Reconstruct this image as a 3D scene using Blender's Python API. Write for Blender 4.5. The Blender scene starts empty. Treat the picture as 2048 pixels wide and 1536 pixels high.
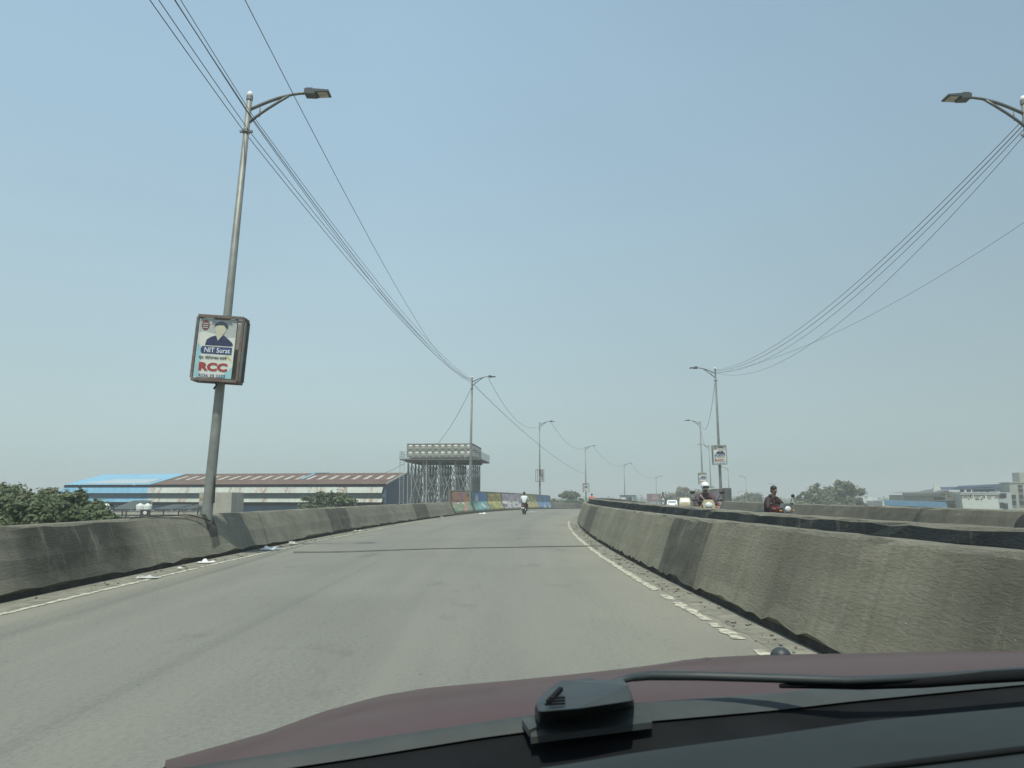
import bpy, math, random
from mathutils import Vector, Matrix
random.seed(7)
PI = math.pi
R = math.radians
scene = bpy.context.scene
COL = scene.collection

# ------------------------------------------------------------------ camera figures
F, PITCH, EYE = 1560.0, math.atan(225 / 1560), 1.40
CP, SP = math.cos(PITCH), math.sin(PITCH)

def ray(x, y):
    a, b = (x - 1024) / F, -(y - 768) / F
    return a, CP - b * SP, b * CP + SP

def onz(x, y, z):                       # survey helper: the point at height z seen in this direction
    a, b, c = ray(x, y)
    t = (z - EYE) / c
    return Vector((a * t, b * t, z))

# ------------------------------------------------------------------ road alignment
KN = [(-80, -.2877), (0, -.053), (85, .204), (127, .246), (173, .325), (219, .425), (420, .85)]

def slope(Y):
    for (a, sa), (b, sb) in zip(KN, KN[1:]):
        if Y <= b or b == 420:
            return sa + (sb - sa) * (Y - a) / (b - a)

_off = {}
def off(Y):
    k = round(Y, 3)
    if k not in _off:
        n = max(4, int(abs(Y) / 1.5))
        h = Y / n
        _off[k] = sum(slope(h * (i + .5)) for i in range(n)) * h
    return _off[k]

def zd(Y):
    return 0.0 if Y < 65 else -((Y - 65) ** 2) / 6600

def P(Y, c, z=0.0):
    return Vector((c + off(Y), Y, z + zd(Y)))

def head(Y):                            # z rotation of a thing that looks along the road
    return -math.atan(slope(Y))

# ------------------------------------------------------------------ materials
def lin(c):
    return tuple(((v / 255) / 12.92 if v / 255 <= .04045 else ((v / 255 + .055) / 1.055) ** 2.4) for v in c)

class NT:
    def __init__(s, name):
        s.m = bpy.data.materials.new(name); s.m.use_nodes = True
        s.t = s.m.node_tree; s.b = s.t.nodes['Principled BSDF']
    def n(s, kind, **kw):
        nd = s.t.nodes.new(kind)
        for k, v in kw.items():
            if k.startswith('i_'):
                nd.inputs[k[2:].replace('_', ' ')].default_value = v
            else:
                setattr(nd, k, v)
        return nd
    def l(s, a, b): s.t.links.new(a, b)
    def coord(s, uv=False):
        if uv:
            return s.n('ShaderNodeUVMap').outputs[0]
        return s.n('ShaderNodeTexCoord').outputs['Object']
    def scale(s, v, sc):
        mp = s.n('ShaderNodeMapping'); mp.inputs['Scale'].default_value = sc
        s.l(v, mp.inputs[0]); return mp.outputs[0]
    def noise(s, v, scale, detail=5, rough=.6, dist=0):
        nd = s.n('ShaderNodeTexNoise', i_Scale=scale, i_Detail=detail, i_Roughness=rough, i_Distortion=dist)
        s.l(v, nd.inputs['Vector']); return nd.outputs['Fac']
    def ramp(s, v, lo, hi, a=0.0, b=1.0):
        nd = s.n('ShaderNodeMapRange'); nd.clamp = True
        for k, val in zip(('From Min', 'From Max', 'To Min', 'To Max'), (lo, hi, a, b)):
            nd.inputs[k].default_value = val
        s.l(v, nd.inputs['Value']); return nd.outputs[0]
    def math(s, op, a, b=None, c=None):
        nd = s.n('ShaderNodeMath', operation=op)
        for i, v in enumerate((a, b, c)):
            if v is None: continue
            if isinstance(v, (int, float)): nd.inputs[i].default_value = v
            else: s.l(v, nd.inputs[i])
        return nd.outputs[0]
    def mix(s, f, a, b, kind='MIX'):
        nd = s.n('ShaderNodeMix', data_type='RGBA', blend_type=kind)
        for i, v in ((0, f), (6, a), (7, b)):
            if isinstance(v, (int, float)): nd.inputs[i].default_value = v
            elif isinstance(v, tuple): nd.inputs[i].default_value = (*v[:3], 1)
            else: s.l(v, nd.inputs[i])
        return nd.outputs[2]
    def bump(s, h, strength, dist=.02):
        nd = s.n('ShaderNodeBump', i_Strength=strength, i_Distance=dist)
        s.l(h, nd.inputs['Height']); s.l(nd.outputs[0], s.b.inputs['Normal'])
    def base(s, c):
        if isinstance(c, tuple): s.b.inputs['Base Color'].default_value = (*c[:3], 1)
        else: s.l(c, s.b.inputs['Base Color'])
    def set(s, **kw):
        for k, v in kw.items(): s.b.inputs[k.replace('_', ' ')].default_value = v

MATS = {}
def M(name, col, rough=.6, metal=0.0, var=.18, scale=6.0, bump=0.0, dirt=None, spec=None, **kw):
    """an uneven paint, metal or cloth: base colour broken by two noises, an optional dirt colour in blotches"""
    if name in MATS: return MATS[name]
    k = NT(name)
    v = k.coord()
    n1 = k.noise(v, scale, 6)
    c = k.mix(k.ramp(n1, .3, .7), tuple(x * (1 - var) for x in col), tuple(min(1, x * (1 + var)) for x in col))
    if dirt:
        c = k.mix(k.ramp(k.noise(v, scale * .37, 8, .7), .48, .72, 0, dirt[1]), c, dirt[0])
    k.base(c); k.set(Roughness=rough, Metallic=metal)
    if spec is not None: k.b.inputs['Specular IOR Level'].default_value = spec
    for a, b in kw.items(): k.b.inputs[a.replace('_', ' ')].default_value = b
    if bump: k.bump(k.noise(v, scale * 4, 5), bump)
    MATS[name] = k.m
    return k.m

# ------------------------------------------------------------------ mesh builder
class MB:
    def __init__(s): s.v, s.f, s.mi, s.uv = [], [], [], {}
    def add(s, vs, fs, mi=0, T=None):
        o = len(s.v)
        s.v += [tuple(T @ Vector(p)) if T else tuple(p) for p in vs]
        for f in fs: s.f.append(tuple(i + o for i in f)); s.mi.append(mi)
        return o
    def box(s, c, d, mi=0, T=None, taper=1.0):
        x, y, z = (q / 2 for q in d); vs = []
        for sz in (-1, 1):
            t = taper if sz > 0 else 1
            vs += [(c[0] - x * t, c[1] - y * t, c[2] + sz * z), (c[0] + x * t, c[1] - y * t, c[2] + sz * z),
                   (c[0] + x * t, c[1] + y * t, c[2] + sz * z), (c[0] - x * t, c[1] + y * t, c[2] + sz * z)]
        s.add(vs, [(3, 2, 1, 0), (4, 5, 6, 7), (0, 1, 5, 4), (1, 2, 6, 5), (2, 3, 7, 6), (3, 0, 4, 7)], mi, T)
    def tube(s, pts, r, n=8, mi=0, cap=True, flat=1.0, T=None):
        pts = [Vector(p) for p in pts]
        if isinstance(r, (int, float)): r = [r] * len(pts)
        vs, fs = [], []
        for i, p in enumerate(pts):
            d = (pts[min(i + 1, len(pts) - 1)] - pts[max(i - 1, 0)]).normalized()
            u = Vector((0, 0, 1)) if abs(d.z) < .95 else Vector((0, 1, 0))
            a = d.cross(u).normalized(); b = a.cross(d).normalized()
            for k in range(n):
                t = 2 * PI * k / n
                vs.append(p + a * math.cos(t) * r[i] + b * math.sin(t) * r[i] * flat)
        for i in range(len(pts) - 1):
            for k in range(n):
                fs.append((i * n + k, i * n + (k + 1) % n, (i + 1) * n + (k + 1) % n, (i + 1) * n + k))
        if cap:
            fs.append(tuple(range(n))[::-1]); fs.append(tuple((len(pts) - 1) * n + k for k in range(n)))
        s.add(vs, fs, mi, T)
    def bar(s, a, b, w, h=None, mi=0):
        a, b = Vector(a), Vector(b); h = h or w; d = (b - a)
        L = d.length; d.normalize()
        u = Vector((0, 0, 1)) if abs(d.z) < .95 else Vector((0, 1, 0))
        x = d.cross(u).normalized(); y = x.cross(d).normalized()
        vs = [p + x * sx * w / 2 + y * sy * h / 2 for p in (a, b) for sx, sy in ((-1, -1), (1, -1), (1, 1), (-1, 1))]
        s.add(vs, [(0, 1, 2, 3), (7, 6, 5, 4), (0, 4, 5, 1), (1, 5, 6, 2), (2, 6, 7, 3), (3, 7, 4, 0)], mi)
    def lathe(s, prof, n=20, mi=0, T=None, axis='z'):
        vs, fs = [], []
        for r, z in prof:
            for k in range(n):
                t = 2 * PI * k / n
                q = (r * math.cos(t), r * math.sin(t), z)
                vs.append(q if axis == 'z' else (z, q[0], q[1]))
        for i in range(len(prof) - 1):
            for k in range(n):
                fs.append((i * n + k, i * n + (k + 1) % n, (i + 1) * n + (k + 1) % n, (i + 1) * n + k))
        fs.append(tuple(range(n))[::-1]); fs.append(tuple((len(prof) - 1) * n + k for k in range(n)))
        s.add(vs, fs, mi, T)
    def ball(s, c, r, mi=0, n=10, m=7):
        if isinstance(r, (int, float)): r = (r, r, r)
        vs, fs = [], []
        for i in range(m + 1):
            ph = PI * i / m
            for k in range(n):
                t = 2 * PI * k / n
                vs.append((c[0] + r[0] * math.sin(ph) * math.cos(t), c[1] + r[1] * math.sin(ph) * math.sin(t), c[2] + r[2] * math.cos(ph)))
        for i in range(m):
            for k in range(n):
                fs.append((i * n + k, (i + 1) * n + k, (i + 1) * n + (k + 1) % n, i * n + (k + 1) % n))
        s.add(vs, fs, mi)
    def prism(s, poly, y0, y1, mi=0, T=None):      # polygon in x,z pushed from y0 to y1
        n = len(poly)
        vs = [(x, y0, z) for x, z in poly] + [(x, y1, z) for x, z in poly]
        fs = [tuple(range(n)), tuple(range(n, 2 * n))[::-1]] + [((k + 1) % n, k, n + k, n + (k + 1) % n) for k in range(n)]
        s.add(vs, fs, mi, T)
    def sheet(s, rows, mi=0, flip=False):
        n = len(rows[0]); vs = [p for r in rows for p in r]
        fs = []
        for i in range(len(rows) - 1):
            for k in range(n - 1):
                q = (i * n + k, i * n + k + 1, (i + 1) * n + k + 1, (i + 1) * n + k)
                fs.append(q[::-1] if flip else q)
        s.add(vs, fs, mi)
    def build(s, name, mats, parent=None, smooth=False, uvs=None):
        me = bpy.data.meshes.new(name)
        me.from_pydata(s.v, [], s.f)
        for m in (mats if isinstance(mats, (list, tuple)) else [mats]): me.materials.append(m)
        me.polygons.foreach_set('material_index', s.mi)
        if smooth: me.polygons.foreach_set('use_smooth', [True] * len(s.f))
        if uvs:
            L = me.uv_layers.new(name='UVMap')
            for lp in me.loops: L.data[lp.index].uv = uvs[lp.vertex_index]
        me.update()
        o = bpy.data.objects.new(name, me); COL.objects.link(o)
        if parent: o.parent = parent
        return o

def tag(o, label=None, cat=None, group=None, kind=None):
    if label: o['label'] = label
    if cat: o['category'] = cat
    if group: o['group'] = group
    if kind: o['kind'] = kind
    return o

def thing(name, label, cat, loc=(0, 0, 0), rz=0, group=None):
    o = bpy.data.objects.new(name, None); COL.objects.link(o)
    o.location = loc; o.rotation_euler = (0, 0, rz); o.empty_display_size = .3
    return tag(o, label, cat, group)

def copy_tree(o, parent=None):
    c = o.copy(); COL.objects.link(c); c.parent = parent
    for ch in list(o.children): copy_tree(ch, c)
    return c

# swept strip along the road: profile of (lateral, height); uv = metres along, metres round
def strip(name, prof, Y0, Y1, step, mats, mi=None, parent=None, rough=0.0, base_z=None, cfun=None, smooth=False, cap=True, rnd=1):
    b = MB(); uv = []
    rr = random.Random(rnd)
    n = max(2, int(round((Y1 - Y0) / step)) + 1)
    acc = [0]
    for (a, z), (c, y) in zip(prof, prof[1:]): acc.append(acc[-1] + math.hypot(c - a, y - z))
    m = len(prof)
    for i in range(n):
        Y = Y0 + (Y1 - Y0) * i / (n - 1)
        for j, (c, z) in enumerate(prof):
            q = P(Y, c + (cfun(Y) if cfun else 0), z + (base_z(Y) if base_z else 0))
            if rough and 0 < j < m - 1:
                q.x += rr.uniform(-rough, rough); q.z += rr.uniform(-rough, rough)
            b.v.append(tuple(q)); uv.append((Y, acc[j]))
    for i in range(n - 1):
        for j in range(m - 1):
            b.f.append((i * m + j, i * m + j + 1, (i + 1) * m + j + 1, (i + 1) * m + j)); b.mi.append(mi[j] if mi else 0)
    if cap:
        b.f.append(tuple(range(m))); b.mi.append(0)
        b.f.append(tuple((n - 1) * m + j for j in range(m))[::-1]); b.mi.append(0)
    return b.build(name, mats, parent, smooth, uv)

# ------------------------------------------------------------------ surfaces
def bands(k, u, v, spans, wob):
    """1 inside any of the painted spans (metres along), edges a little uneven"""
    tot = None
    uu = k.math('ADD', u, wob)
    for a, b in spans:
        q = k.math('MULTIPLY', k.ramp(uu, a - .06, a + .06), k.ramp(uu, b - .06, b + .06, 1, 0))
        tot = q if tot is None else k.math('MAXIMUM', tot, q)
    return tot

def concrete(name, col, spans=(), stains=(), ripple=.6, dark=(.055, .056, .05), streak=.5, dk=.8):
    k = NT(name)
    uv = k.coord(True)
    sep = k.n('ShaderNodeSeparateXYZ'); k.l(uv, sep.inputs[0]); u, v = sep.outputs[0], sep.outputs[1]
    big = k.noise(uv, .55, 6, .62)
    mid = k.noise(uv, 3.2, 6, .7)
    fine = k.noise(uv, 38, 4, .7)
    rp0 = k.noise(k.scale(uv, (4.2, 15, 1)), 2.2, 6, .7, .4)
    c = k.mix(k.ramp(big, .3, .7), tuple(x * .62 for x in col), tuple(x * 1.3 for x in col))
    c = k.mix(k.ramp(rp0, .38, .55, .3, 0), c, tuple(x * .6 for x in col))
    c = k.mix(k.ramp(mid, .35, .75, 0, .45), c, tuple(x * q for x, q in zip(col, (1.25, 1.2, 1.05))))
    st = k.noise(k.scale(uv, (5.5, .35, 1)), 1.0, 6, .65)                # run-off streaks down the face
    c = k.mix(k.ramp(st, .5, .74, 0, streak), c, tuple(x * .42 for x in col))
    c = k.mix(k.ramp(k.noise(uv, 1.5, 7, .7, .6), .55, .7, 0, .5), c, (.135, .125, .085))
    if spans:
        wob = k.ramp(k.noise(uv, 5, 3), .2, .8, -.05, .05)
        bd = bands(k, u, v, spans, wob)
        wear = k.ramp(k.noise(uv, 2.2, 7, .72), .35, .7, 1, .55)
        c = k.mix(k.math('MULTIPLY', k.math('MULTIPLY', bd, wear), dk), c, dark)
    for a, b, s in stains:                                               # soft-edged damp blotches
        bd = k.math('MULTIPLY', k.ramp(u, a - .5, a + .5), k.ramp(u, b - .5, b + .5, 1, 0))
        sn = k.ramp(k.noise(uv, .8, 6, .68), .26, .52, .25, 1)
        c = k.mix(k.math('MULTIPLY', k.math('MULTIPLY', bd, sn), s), c, (.046, .048, .041))
    c = k.mix(k.ramp(fine, .25, .8, 0, .3), c, tuple(x * .55 for x in col))
    c = k.mix(k.ramp(k.noise(k.scale(uv, (3.4, .55, 1)), 1, 7, .75), .56, .74, 0, .5), c, (.33, .32, .25))
    c = k.mix(k.ramp(k.noise(uv, 23, 2), .70, .78, 0, .5), c, (.5, .49, .44))
    k.base(c); k.set(Roughness=.92); k.b.inputs['Specular IOR Level'].default_value = .2
    rp = k.noise(k.scale(uv, (4.2, 15, 1)), 2.2, 6, .7, .4)              # float marks left by the trowel
    h = k.math('ADD', k.math('MULTIPLY', rp, 1.0), k.math('MULTIPLY', fine, .18))
    k.bump(h, ripple, .05)
    return k.m

def road_mat():
    k = NT('dusty_asphalt')
    uv = k.coord(True)
    sep = k.n('ShaderNodeSeparateXYZ'); k.l(uv, sep.inputs[0]); u, v = sep.outputs[0], sep.outputs[1]
    col = (.170, .175, .150)
    big = k.noise(k.scale(uv, (.12, .7, 1)), 1.0, 6, .6)
    mid = k.noise(uv, 1.3, 7, .68)
    grain = k.noise(uv, 85, 3, .8)
    g2 = k.noise(uv, 260, 2, .8); g3 = k.noise(uv, 22, 5, .75)
    c = k.mix(k.ramp(big, .3, .7), tuple(x * .88 for x in col), tuple(x * 1.12 for x in col))
    c = k.mix(k.ramp(mid, .35, .7, 0, .35), c, tuple(x * .80 for x in col))
    # wheel tracks polished a little darker
    for t0 in (2.0, 3.6, 5.4, 7.0):
        d = k.math('ABSOLUTE', k.math('SUBTRACT', v, t0))
        c = k.mix(k.ramp(d, .1, .6, .10, 0), c, (.105, .108, .10))
    # dust swept to both gutters
    ed = k.math('MINIMUM', v, k.math('SUBTRACT', 9.5, v))
    ed = k.math('ADD', ed, k.ramp(k.noise(k.scale(uv, (.5, 1.2, 1)), 1, 5), .2, .8, -.7, .7))
    c = k.mix(k.ramp(ed, .2, 2.3, .85, 0), c, (.265, .248, .19))
    # aggregate grain, pale stones, dark pits
    c = k.mix(k.ramp(grain, .3, .75, 0, .6), c, (.27, .268, .235))
    c = k.mix(k.ramp(g2, .62, .75, 0, .5), c, (.06, .06, .055))
    c = k.mix(k.ramp(g3, .38, .52, .35, 0), c, (.095, .097, .088)); c = k.mix(k.ramp(g3, .58, .72, 0, .4), c, (.30, .295, .255))
    vo = k.n('ShaderNodeTexVoronoi', i_Scale=3.1, i_Randomness=1.0); k.l(uv, vo.inputs['Vector'])
    c = k.mix(k.ramp(vo.outputs['Distance'], .035, .075, .7, 0), c, (.07, .07, .065))
    # wandering cracks along the lane
    for t0, a in ((3.05, .9), (1.35, .5), (6.4, .55)):
        w = k.ramp(k.noise(k.scale(uv, (.5, 0, 1)), 1.0, 9, .66), .2, .8, -.35 * a, .35 * a)
        d = k.math('ABSOLUTE', k.math('SUBTRACT', v, k.math('ADD', w, t0)))
        on = k.ramp(k.noise(k.scale(uv, (.12, 0, 1)), 1.0, 3), .46, .6)
        c = k.mix(k.math('MULTIPLY', k.ramp(d, .003, .013, .28, 0), on), c, (.05, .05, .046))
    # paler worn lane strips and a few old patches
    c = k.mix(k.ramp(k.noise(k.scale(uv, (.03, 1.1, 1)), 1.0, 4, .6), .42, .66, 0, .45), c, (.235, .232, .195))
    c = k.mix(k.ramp(k.noise(k.scale(uv, (.22, .35, 1)), 1.0, 2, .3), .5, .75, 0, .25), c, (.10, .102, .092))
    # oil blots
    c = k.mix(k.ramp(k.noise(k.scale(uv, (.5, 1, 1)), .9, 6, .66), .60, .74, 0, .5), c, (.09, .09, .082))
    k.base(c); k.set(Roughness=.88); k.b.inputs['Specular IOR Level'].default_value = .25
    k.bump(k.math('ADD', grain, k.math('MULTIPLY', mid, .6)), .35, .01)
    return k.m

def line_mat(name, cut):
    k = NT(name)
    uv = k.coord(True)
    w = k.noise(uv, 7, 8, .72)
    c = k.mix(k.ramp(w, cut - .05, cut + .07), (.215, .205, .165), (.50, .49, .385))
    k.base(c); k.set(Roughness=.85); k.bump(k.noise(uv, 60, 3), .25, .01)
    return k.m

CONC = (.224, .219, .180)
m_road = road_mat()
m_wall_l = concrete('stained_concrete', CONC, [(22.1, 22.16), (29.3, 32.3), (46.5, 50.3)], [(11.0, 14.7, 1.0)], .40, dk=.95)
m_wall_r = concrete('trowelled_concrete', (.222, .215, .166), [(11.7, 14.3), (28.6, 33.0), (47, 60)], [(2.2, 5.6, .55), (7.6, 9.2, .25)], .50, dk=.92)
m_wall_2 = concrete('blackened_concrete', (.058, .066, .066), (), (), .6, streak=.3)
m_wall_3 = concrete('weathered_concrete', (.148, .143, .115), [(22.2, 27.8), (40.5, 44)], [], .35, dark=(.09, .088, .072), dk=.8)
m_wall_f = concrete('pale_concrete', (.17, .165, .14), [(132, 137)], [], .3)
m_cap = concrete('pale_parapet_top', (.235, .228, .185), (), (), .9, streak=.1)
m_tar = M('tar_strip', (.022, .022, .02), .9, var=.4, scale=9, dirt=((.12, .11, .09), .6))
m_dust = M('gutter_dust', (.205, .202, .16), .95, var=.35, scale=5, dirt=((.11, .105, .085), .8), bump=.4)

# ------------------------------------------------------------------ ground, roads
def ground():
    b = MB(); n = 48; rows = []
    for i in range(n + 1):
        rows.append([(-2600 + 5200 * j / n, -1400 + 5200 * i / n, -7.0) for j in range(n + 1)])
    b.sheet(rows)
    k = NT('dry_ground')
    v = k.coord()
    c = k.mix(k.ramp(k.noise(v, .02, 6), .4, .62), (.21, .17, .115), (.075, .095, .04))
    c = k.mix(k.ramp(k.noise(v, .6, 6), .3, .8, 0, .5), c, (.12, .105, .07))
    k.base(c); k.set(Roughness=.95)
    tag(b.build('ground', k.m), kind='structure')
ground()

tag(strip('road', [(-6.45, 0), (-4, .02), (-1.6, .045), (1, .03), (3.15, 0)], -40, 330, 1.0, m_road, cap=False, smooth=True), kind='structure')
tag(strip('road_slab', [(-6.8, -.06), (-6.8, -1.2), (3.55, -1.2), (3.55, -.06)], -40, 330, 4.0, m_wall_f), kind='structure')

def c2(Y):                                 # line of the second flyover arm, closing up on the first
    return 5.45 if Y < 8 else (3.72 if Y > 50 else 5.45 + (3.72 - 5.45) * (Y - 8) / 42)
def z2(Y):
    return 0.0 if Y < 12 else (.19 if Y > 42 else .19 * (Y - 12) / 30)
def c3(Y):
    return 12.25 + .85 * max(0, min(1, (Y - 15) / 42))
def blend2(rows, name, mat, Y0, Y1, step):
    b = MB(); uv = []; n = int((Y1 - Y0) / step) + 1
    for i in range(n):
        Y = Y0 + step * i
        for j in range(8):
            t = j / 7; c = (c2(Y) + .3) * (1 - t) + 13.2 * t
            b.v.append(tuple(P(Y, c, rows + z2(Y)))); uv.append((Y + 200, (c - 3) * .98))
    for i in range(n - 1):
        for j in range(7):
            b.f.append((i * 8 + j, i * 8 + j + 1, i * 8 + j + 9, i * 8 + j + 8)); b.mi.append(0)
    return b.build(name, mat, None, True, uv)
tag(blend2(0, 'oncoming_road', m_road, -40, 330, 1.0), kind='structure')
tag(blend2(-1.2, 'oncoming_road_slab', m_wall_f, -40, 330, 3.0), kind='structure')

def camber(c):
    pr = [(-6.45, 0), (-4, .02), (-1.6, .045), (1, .03), (3.15, 0)]
    for (a, za), (b_, zb) in zip(pr, pr[1:]):
        if c <= b_: return za + (zb - za) * (c - a) / (b_ - a)
    return 0
def wobline(name, c, w, Y0, Y1, mat, seed, gap):
    b = MB(); uv = []; rr = random.Random(seed); Y = Y0; prev = None; on = True; run = 0
    while Y < Y1:
        st = .09 if Y < 30 else .4
        run -= st
        if run <= 0:
            on = rr.random() > (gap if on else .25); run = rr.uniform(.15, 1.1) if on else rr.uniform(.05, .28)
        wear = rr.uniform(.55, 1.05) * (1 if Y < 30 else .8)
        a, e = rr.uniform(-.02, .02), rr.uniform(-.02, .02)
        row = []
        for cc in (c - w / 2 * wear + a, c + w / 2 * wear + e):
            row.append(len(b.v)); b.v.append(tuple(P(Y, cc, camber(cc) + .007))); uv.append((Y, cc))
        if prev and on:
            b.f.append((prev[0], prev[1], row[1], row[0])); b.mi.append(0)
        prev = row; Y += st
    return b.build(name, mat, None, False, uv)
tag(wobline('road_edge_line', 2.57, .15, 2, 45, line_mat('worn_white_paint', .47), 3, .14), kind='structure')
tag(wobline('road_edge_line', -5.72, .14, 2, 60, line_mat('dusty_white_paint', .46), 5, .08), kind='structure')

# expansion joint: a filled slot across the deck
b = MB(); uv = []
for i in range(41):
    c = -5.0 + 8.0 * i / 40
    Y = 19.9 + 2.9 * max(0, (c + 3.8) / 6.6) * .9 + random.uniform(-.02, .02)
    crown = .047 - .006 * abs(c + 1.6)
    for dy in (-.09, .09):
        b.v.append(tuple(P(Y + dy + random.uniform(-.02, .02), c, crown + .008))); uv.append((c, dy))
for q in range(40):
    b.f.append((2 * q, 2 * q + 1, 2 * q + 3, 2 * q + 2)); b.mi.append(0)
tag(b.build('road_joint_line', M('joint_filler', (.055, .055, .052), .9, var=.3, scale=12, dirt=((.13, .125, .11), .5)), None, False, uv), kind='structure')

# ------------------------------------------------------------------ barriers
def barrier(name, label, side, c, Y0, Y1, h, mat, top=.34, thick=.22, kink=.52, step=.5, base_z=None, cfun=None, rough=.007, apron=True, seed=1, group=None):
    """side +1: road face looks to -x (wall stands on the right of the road)"""
    s = side
    prof = [(c + s * (top + thick), -1.0), (c + s * (top + thick), h - .02), (c + s * (top + thick * .9), h),
            (c + s * (top + thick * .5), h + .006), (c + s * (top + .03), h), (c + s * top, h - .035), (c + s * top * .81, h - (h - kink) * .35), (c + s * top * .62, h - (h - kink) * .68),
            (c + s * top * .43, kink), (c + s * top * .21, kink * .55), (c, .10), (c + s * .05, .085), (c + s * .05, -.02)]
    if s < 0: pass
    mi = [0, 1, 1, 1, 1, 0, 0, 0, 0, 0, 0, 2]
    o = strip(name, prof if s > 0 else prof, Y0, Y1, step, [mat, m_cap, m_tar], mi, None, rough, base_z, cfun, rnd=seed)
    me = o.data
    rq = random.Random(seed * 31); m_ = len(prof)
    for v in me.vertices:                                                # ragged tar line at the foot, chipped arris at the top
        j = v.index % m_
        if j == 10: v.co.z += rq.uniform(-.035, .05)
        elif j in (4, 5):
            v.co.z += rq.uniform(-.010, .006)
            if rq.random() < .16: v.co.z -= rq.uniform(.008, .028); v.co.x += s * rq.uniform(0, .02)
    if s > 0: me.flip_normals()
    return tag(o, label, 'wall', group)

barrier('concrete_barrier', 'low stained concrete barrier holding the nearest lamp post, damp patches on its face', -1, -6.35, -40, 58.6, .98, m_wall_l, seed=2)
barrier('concrete_barrier', 'long concrete barrier beside the car with rippled trowel marks and a broad dark painted band', 1, 3.05, -40, 330, 1.05, m_wall_r, step=.25, rough=.005, seed=3)
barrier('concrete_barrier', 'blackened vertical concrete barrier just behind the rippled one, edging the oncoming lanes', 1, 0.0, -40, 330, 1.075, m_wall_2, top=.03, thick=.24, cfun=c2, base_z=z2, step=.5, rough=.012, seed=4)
barrier('concrete_barrier', 'plain grey concrete barrier beyond the oncoming lanes, below the tree and houses', 1, 0.0, -40, 57.5, 1.07, m_wall_3, cfun=c3, seed=5)
barrier('concrete_barrier', 'distant pale concrete barrier continuing left of the road past the painted panels', -1, -6.35, 111, 330, .98, m_wall_f, step=1.5, seed=6)
barrier('concrete_barrier', 'distant concrete barrier beyond the pink painted wall on the oncoming side', 1, 13.1, 70, 330, 1.06, m_wall_f, step=1.5, seed=7)
# far-side shoulder kerb strip of the gap
# ---- painted taller wall sections
def paint_mat(name, cols, sc=1.1, seed=0.0):
    k = NT(name)
    uv = k.coord(True)
    mp = k.n('ShaderNodeMapping'); mp.inputs['Location'].default_value = (seed, seed * .7, 0); k.l(uv, mp.inputs[0]); w = k.scale(mp.outputs[0], (.5, 1.8, 1))
    n1 = k.noise(w, sc * .7, 3, .5, .7); n2 = k.noise(w, sc * 1.3, 3, .5, .5); n3 = k.noise(w, sc * 2.2, 2, .5)
    c = k.mix(k.ramp(n1, .47, .50), cols[0], cols[1])
    c = k.mix(k.ramp(n2, .57, .60), c, cols[2])
    c = k.mix(k.ramp(n3, .64, .66), c, cols[3])
    c = k.mix(k.ramp(k.noise(uv, 5, 8, .75), .4, .75, .08, .42), c, (.40, .39, .35))
    c = k.mix(k.ramp(k.noise(k.scale(uv, (6, .4, 1)), 1, 5), .55, .75, 0, .22), c, (.14, .13, .12))
    k.base(c); k.set(Roughness=.85); k.bump(k.noise(uv, 25, 4), .3, .02)
    return k.m

def mural(side, c, Y0, Y1, h, specs, name, label, group=None):
    s = side
    root = thing(name, label, 'wall', (0, 0, 0), 0, group)
    prof = [(c + s * .52, -1.0), (c + s * .52, h), (c + s * .34, h + .005), (c + s * .32, h - .03), (c + s * .30, h * .52), (c + s * .02, .34), (c, .30), (c, -.02)]
    w = strip('wall', prof, Y0, Y1, .6, [m_wall_f, m_cap], [0, 1, 1, 0, 0, 0, 0], root, .006, rnd=9)
    if s > 0: w.data.flip_normals()
    for a, e, mu, ml, lab in specs:
        q = .012
        up = [(c + s * (.315 - q), h - .10), (c + s * (.30 - q), h * .52 + .004)]
        lo = [(c + s * (.30 - q), h * .52), (c + s * (.02 - q), .345), (c - s * q, .30), (c - s * q, .16)]
        p = strip('mural_panel', up, a, e, .4, mu, None, root, 0, cap=False)
        p['label'] = lab
        p2 = strip('mural_panel', lo, a, e, .4, ml, None, root, 0, cap=False)
        if s > 0: p.data.flip_normals(); p2.data.flip_normals()
        p2['label'] = lab + ', lower slope'
    return root
O_, PK, BL, TL, YL, WH, LI, PU, GR = (.60, .29, .12), (.52, .26, .27), (.07, .22, .45), (.16, .42, .42), (.60, .50, .12), (.68, .68, .64), (.56, .49, .60), (.12, .10, .22), (.14, .32, .16)
pm = paint_mat
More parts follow.
